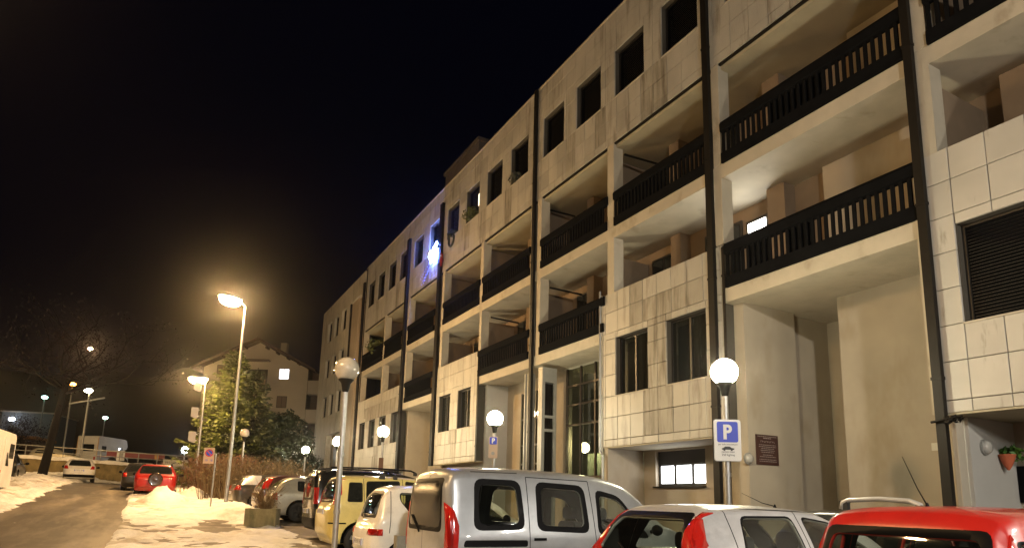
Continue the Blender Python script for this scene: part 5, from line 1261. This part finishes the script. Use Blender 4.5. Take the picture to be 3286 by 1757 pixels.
q = MB(); q.box(-5.3, 4.6, -1.2, 6.2, 3.6, 3.95); q.build('roof', mat('canopy_ochre', (.5, .24, .08), .8), b3)
for k in range(3):
    q = MB(); q.box(-4 + k * 2.8, -2.4 + k * 2.8, -.04, 0, .2, 2.6); q.build('door', M_PIPE, b3)
# dark hills all round
def hill(nm, x0, x1, y0, y1, zb, hf, nx=70):
    vs = []; fs = []
    for j in range(3):
        for i in range(nx + 1):
            t_ = i / nx; x = x0 + (x1 - x0) * t_; h = hf(x)
            vs.append((x, y0 + (y1 - y0) * j / 2, zb + h * (0, .6, 1)[j]))
    for j in range(2):
        for i in range(nx): a = j * (nx + 1) + i; fs.append((a, a + 1, a + nx + 2, a + nx + 1))
    q = MB(); q.v = vs; q.f = fs; q.m = [0] * len(fs); o = q.build(nm, mat('dark_forest_hill', (.02, .022, .018), .95, var=.4, vscale=.05), smooth=True); tag(o, kind='structure')
hill('hill', -420, 420, 330, 640, 0, lambda x: 110 + 45 * fbm(x * .006, 2, 1, 4, 6))
sheet('terrain', -700, 700, 90, 700, 20, 20, lambda x, y: 3.0 - .0 * y - .3, M_GROUND, 'structure')

# ================================================================== FAR HOUSE
hs = thing('gable_house', 'tall pale gabled apartment house behind the trees with one bright window', 'building', (8.6, 75.6, 3.0), math.atan2(-5.4, 10.0))
W_ = 5.75; EZ, RZ = 12.35, 15.3
M_HW = mat('house_render', (.48, .42, .31), .85, var=.1, vscale=.4)
q = MB(); q.prism([(-W_, 0), (W_, 0), (W_, EZ), (.2, RZ - .1), (-W_, EZ)], 'y', 0, 12); q.build('wall', M_HW, hs)
q = MB()
for s_ in (-1, 1):
    q.prism([(.2, RZ + .0), (s_ * (W_ + 1.0), EZ - .42), (s_ * (W_ + 1.0), EZ - .12), (.2, RZ + .32)], 'y', -.95, 12.5)
rf = q.build('roof', mat('dark_roof_boards', (.06, .04, .028), .85, var=.3), hs)
for k in range(5):
    for s_ in (-1, 1):
        x = s_ * (1.2 + k * 1.2); z = RZ - .12 - abs(x) * .46; q = MB(); q.box(x - .08, x + .08, -.9, 0, z - .22, z); q.build('rafter', mat('rafter_wood', (.09, .06, .035), .8), rf)
q = MB(); q.box(1.0, 1.7, 4, 4.7, RZ - 1.2, RZ + .9); q.build('chimney', M_HW, rf)
def hwin(x, z, w_, h, m, fr=M_FRAME):
    f = MB(); f.box(x, x + w_, -.03, .02, z, z + h); fo = f.build('window', fr, hs); p = MB(); p.box(x + .06, x + w_ / 2 - .03, -.042, -.03, z + .06, z + h - .06); p.box(x + w_ / 2 + .03, x + w_ - .06, -.042, -.03, z + .06, z + h - .06); p.build('pane', m, fo); return fo
MLIT = emat('house_lit_window', (.95, .93, 1.0), 1.3); MDIM = emat('house_dim_window', (.9, 1, .75), .5)
fo = hwin(2.55, 11.15, 1.15, 1.2, MLIT, mat('white_frame', (.6, .58, .55), .6)); q = MB(); q.prism([(2.7, 11.22), (3.55, 11.22), (3.12, 11.75)], 'y', -.05, -.043); q.build('candle_arch', emat('candle_glow', (1, .85, .8), 5), fo)
hwin(-1.75, 11.35, .7, .9, MDIM)
hwin(-4.3, 11.2, 1.1, 1.4, mat('closed_brown_shutter', (.17, .12, .08), .8)); hwin(-4.3, 8.0, 1.1, 1.4, MATS['closed_brown_shutter']); hwin(2.55, 8.0, 1.1, 1.3, MATS['closed_brown_shutter']); hwin(2.55, 4.9, 1.1, 1.3, M_DGLASS)
for z in (9.9, 6.8, 3.7):
    q = MB(); q.box(-1.4, 1.6, -1.3, 0, z, z + .18); q.box(-1.4, 1.6, -1.3, -1.2, z + .18, z + 1.1); q.build('balcony', mat('balcony_tan', (.36, .27, .18), .8), hs)
    q = MB(); q.box(-1.0, 1.3, -.03, .02, z + .2, z + 2.3); q.build('balcony_door', M_FRAME, hs)
q = MB(); q.box(-1.6, 1.5, -.8, 0, 13.05, 13.2); q.build('awning', mat('awning_grey', (.16, .13, .1), .8), hs)
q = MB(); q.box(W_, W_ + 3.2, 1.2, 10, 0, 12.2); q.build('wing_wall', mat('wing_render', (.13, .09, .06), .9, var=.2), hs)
for z in (9.6, 6.4, 3.2):
    q = MB(); q.box(W_ + .1, W_ + 2.6, -.1, 1.2, z, z + 1.5); q.build('balcony', M_HW, hs)
    q = MB(); q.box(W_ + .02, W_ + .1, -.1, 1.2, z + 1.5, z + 3.1); q.build('balcony_post', M_FRAME, hs)

# ================================================================== TREES AND HEDGE
def conifer(label, x, y, h, rad, seed, nb=26, m=M_CONIFER, dens=1.0, zb=.05):
    rr = random.Random(seed); z0 = g(x, y); t = thing('conifer_tree', label, 'tree', (x, y, z0))
    q = MB(); q.tube([(0, 0, -.2), (0, 0, h * .5), (.05, .03, h * .97)], [.22, .13, .02], 10); q.build('trunk', M_BARK, t, smooth=True)
    fol = MB(); br = MB()
    for k in range(nb):
        f = zb + (1 - zb) * (k / nb) ** .9; z = h * f * .97; L_ = rad * (1 - f) ** .75 * rr.uniform(.75, 1.2) + .15; nn = max(4, int(8 - 3 * f))
        for j in range(nn):
            a = 2 * math.pi * (j + rr.random() * .7) / nn + k * 1.1; dr = Vector((math.cos(a), math.sin(a), 0)); L2 = L_ * rr.uniform(.7, 1.15)
            pts = []
            for s_ in range(6):
                u_ = s_ / 5; pts.append(Vector((0, 0, z)) + dr * L2 * u_ + Vector((0, 0, (-.30 * u_ + .38 * u_ * u_) * L2)))
            br.tube(pts, [.03 * (1 - f) + .008, .02, .016, .012, .008, .004], 4, cap=False)
            side = dr.cross(Vector((0, 0, 1)))
            n_ = int((22 + 46 * L2) * dens)
            for i in range(n_):
                u_ = rr.random() ** .75; b = pts[min(4, int(u_ * 5))].lerp(pts[min(5, int(u_ * 5) + 1)], u_ * 5 % 1)
                sp = (1.05 - u_) * .42 * L2 * .55 + .08; off = side * rr.uniform(-1, 1) * sp
                p = b + off + Vector((0, 0, -abs(rr.gauss(0, .06)) - .18 * off.length))
                d = (dr * rr.uniform(.4, 1) + side * (1 if off.dot(side) > 0 else -1) * rr.uniform(.2, .9) + Vector((0, 0, rr.uniform(-.55, .25)))).normalized()
                l = rr.uniform(.14, .30); w_ = l * .16; c = d.cross(Vector((rr.gauss(0, 1), rr.gauss(0, 1), rr.gauss(0, 1)))).normalized()
                fol.add([p - c * w_, p + d * l * .6 - c * w_ * .7, p + d * l, p + d * l * .55 + c * w_, p + c * w_], [(0, 1, 2, 3, 4)])
    br.build('branches', M_BARK, t); fol.build('crown', m, t)
    return t
conifer('tall drooping conifer lit yellow green by the street lamp beside it', 3.6, 42.0, 8.8, 3.0, 4, 32)
conifer('dark narrow conifer added over the shaded right half of the lit one', 4.75, 41.2, 7.6, 2.3, 8, 26, m=M_EVERG)  # placed to darken the right half of the lit conifer
def round_tree(label, x, y, h, rx, rz_, seed, m, n=9000, size=.13):
    rr = random.Random(seed); z0 = g(x, y); t = thing('evergreen_tree', label, 'tree', (x, y, z0))
    q = MB(); q.tube([(0, 0, -.2), (.05, 0, h * .45), (.1, 0, h * .8)], [.16, .12, .04], 10)
    for k in range(9):
        a = rr.uniform(0, 6.28); z = h * rr.uniform(.2, .7); e = Vector((math.cos(a) * rx * .7, math.sin(a) * rx * .7, z + .5)); q.tube([(.05, 0, z), e * .5 + Vector((0, 0, z * .5)), e], [.05, .035, .01], 6)
    q.build('trunk', M_BARK, t, smooth=True)
    cl = []
    for k in range(46):
        d = Vector((rr.gauss(0, 1), rr.gauss(0, 1), rr.gauss(0, 1))).normalized() * rr.uniform(.45, .95); cl.append((Vector((d.x * rx, d.y * rx, h * .56 + d.z * rz_)), rr.uniform(.45, .85)))
    fol = MB()
    for k in range(n):
        c, r_ = cl[rr.randrange(len(cl))]; d = Vector((rr.gauss(0, 1), rr.gauss(0, 1), rr.gauss(0, 1))).normalized(); p = c + d * r_ * rr.uniform(.5, 1)
        nrm = (d + Vector((rr.gauss(0, .6), rr.gauss(0, .6), rr.gauss(0, .6)))).normalized(); u_ = nrm.orthogonal().normalized(); v_ = nrm.cross(u_); a = rr.uniform(0, 6.28); u_, v_ = u_ * math.cos(a) + v_ * math.sin(a), v_ * math.cos(a) - u_ * math.sin(a)
        s_ = size * rr.uniform(.6, 1.4); fol.add([p - u_ * s_, p + v_ * s_ * .45, p + u_ * s_, p - v_ * s_ * .45], [(0, 1, 2, 3)])
    fol.build('crown', m, t); return t
round_tree('broad dark evergreen tree in front of the gabled house', 7.4, 48.5, 6.4, 2.4, 2.7, 21, M_EVERG, 12000)
round_tree('lower dark evergreen bush between the conifer and the round tree', 5.9, 44.0, 3.6, 1.5, 1.5, 22, M_EVERG, 6000, .11)
round_tree('small bushy evergreen close to the building corner', 9.3, 50.5, 4.6, 1.6, 2.0, 23, M_EVERG, 6000, .12)
# bare tree with leaning trunk at the roadside
def bare_tree(label, base, top, h2, seed, r0=.34):
    rr = random.Random(seed); t = thing('leaning_tree', label, 'tree', base); B_ = Vector(base); T_ = Vector(top) - B_
    tr = MB(); tr.tube([(0, 0, -.3), T_ * .3 + Vector((.03, 0, 0)), T_ * .65, T_], [r0 * 1.25, r0, r0 * .85, r0 * .7], 14)
    tr.build('trunk', M_BARK, t, smooth=True); br = MB(); lf = MB()
    def grow(p, d, L_, r_, lev):
        n = 4; pts = [p]; q = p
        for k in range(n):
            d = (d + Vector((rr.gauss(0, .16), rr.gauss(0, .16), rr.gauss(0.03, .12)))).normalized(); q = q + d * L_ / n; pts.append(q)
        br.tube(pts, [r_ * (1 - .5 * k / n) for k in range(n + 1)], 5 if lev < 2 else 3, cap=False)
        if lev >= 2:
            for pp in pts[1:]:
                for _ in range(1):
                    c = pp + Vector((rr.gauss(0, .22), rr.gauss(0, .22), rr.gauss(0, .22))); s_ = rr.uniform(.05, .11); u_ = Vector((rr.gauss(0, 1), rr.gauss(0, 1), rr.gauss(0, 1))).normalized(); v_ = u_.orthogonal().normalized()
                    lf.add([c - u_ * s_, c + v_ * s_ * .5, c + u_ * s_, c - v_ * s_ * .5], [(0, 1, 2, 3)])
        if lev < 4:
            for k in range(3 if lev < 3 else 2):
                a = pts[rr.choice((2, 3, 4))]; nd = (d + Vector((rr.gauss(0, .7), rr.gauss(0, .7), rr.gauss(.1, .45)))).normalized(); grow(a, nd, L_ * rr.uniform(.6, .85), r_ * .5, lev + 1)
    for k in range(7):
        a = 2 * math.pi * k / 7 + rr.random(); grow(T_ * (.86 + .14 * rr.random()), Vector((math.cos(a) * .8, math.sin(a) * .8, rr.uniform(.35, 1.1))).normalized(), h2 * rr.uniform(.3, .45), r0 * .4, 0)
    br.build('branches', M_BARK, t); o = lf.build('crown', M_DRYLEAF, t); return t
bare_tree('dark leaning roadside tree with bare branches and a few dry leaves', (-6.85, 55.2, 2.15), (-6.1, 54.6, 9.0), 9.5, 31, .26)
bare_tree('smaller bare reddish tree beside the pale low building', (-13.6, 88, 4.0), (-13.4, 88, 6.0), 4.5, 33, .16)
# hedge of thin leafless twigs behind the parked cars
def hedge(label, pts, h, n, seed, m, name='twig_hedge', wid=.5):
    rr = random.Random(seed); q = MB()
    for k in range(n):
        t_ = rr.random() * (len(pts) - 1); i = int(t_); a, b = Vector(pts[i]), Vector(pts[i + 1]); c = a.lerp(b, t_ - i) + Vector((rr.gauss(0, wid), rr.gauss(0, wid)))
        z = g(c.x, c.y); l = h * rr.uniform(.55, 1.15); dx, dy = rr.gauss(0, .36), rr.gauss(0, .36)
        p0 = Vector((c.x, c.y, z - .05)); p1 = p0 + Vector((dx * .5, dy * .5, l * .55)); p2 = p0 + Vector((dx * 1.4 + rr.gauss(0, .1), dy * 1.4, l))
        q.tube([p0, p1, p2], [.014, .010, .003], 3, cap=False)
        if rr.random() < .75: q.tube([p1, p1 + Vector((rr.gauss(0, .2), rr.gauss(0, .2), l * .35))], [.007, .002], 3, cap=False)
        if rr.random() < .35:
            for _ in range(4):
                c2 = p1.lerp(p2, rr.random()) + Vector((rr.gauss(0, .08), rr.gauss(0, .08), 0)); s_ = .045; u_ = Vector((rr.gauss(0, 1), rr.gauss(0, 1), rr.gauss(0, 1))).normalized(); v_ = u_.orthogonal(); q.add([c2 - u_ * s_, c2 + v_ * s_, c2 + u_ * s_, c2 - v_ * s_], [(0, 1, 2, 3)])
    o = q.build(name, m); tag(o, label, 'hedge'); return o
hedge('leafless twiggy hedge behind the parked cars below the evergreens', [(2.5, 32.8), (4.5, 33.8), (6.5, 34.5), (9.5, 35.0)], 1.9, 1200, 41, M_TWIG)
hedge('reddish brown thicket at the pavement edge beside the no parking sign', [(1.9, 36.5), (3.0, 35.5), (3.6, 33.5)], 1.9, 900, 42, mat('reddish_twigs', (.14, .065, .035), .9, var=.4, vscale=3), 'twig_thicket', .35)

# ================================================================== NIGHT HAZE
q = MB(); q.box(-760, 760, -60, 760, -1.5, 175)
hz = bpy.data.materials.new('haze_air'); hz.use_nodes = True; n = hz.node_tree; n.nodes.remove(n.nodes['Principled BSDF'])
pv = n.nodes.new('ShaderNodeVolumePrincipled'); pv.inputs['Color'].default_value = (.95, .93, .9, 1); pv.inputs['Density'].default_value = .00045; pv.inputs['Anisotropy'].default_value = .955
n.links.new(pv.outputs[0], n.nodes['Material Output'].inputs['Volume'])
o = q.build('haze', hz); tag(o, kind='stuff')
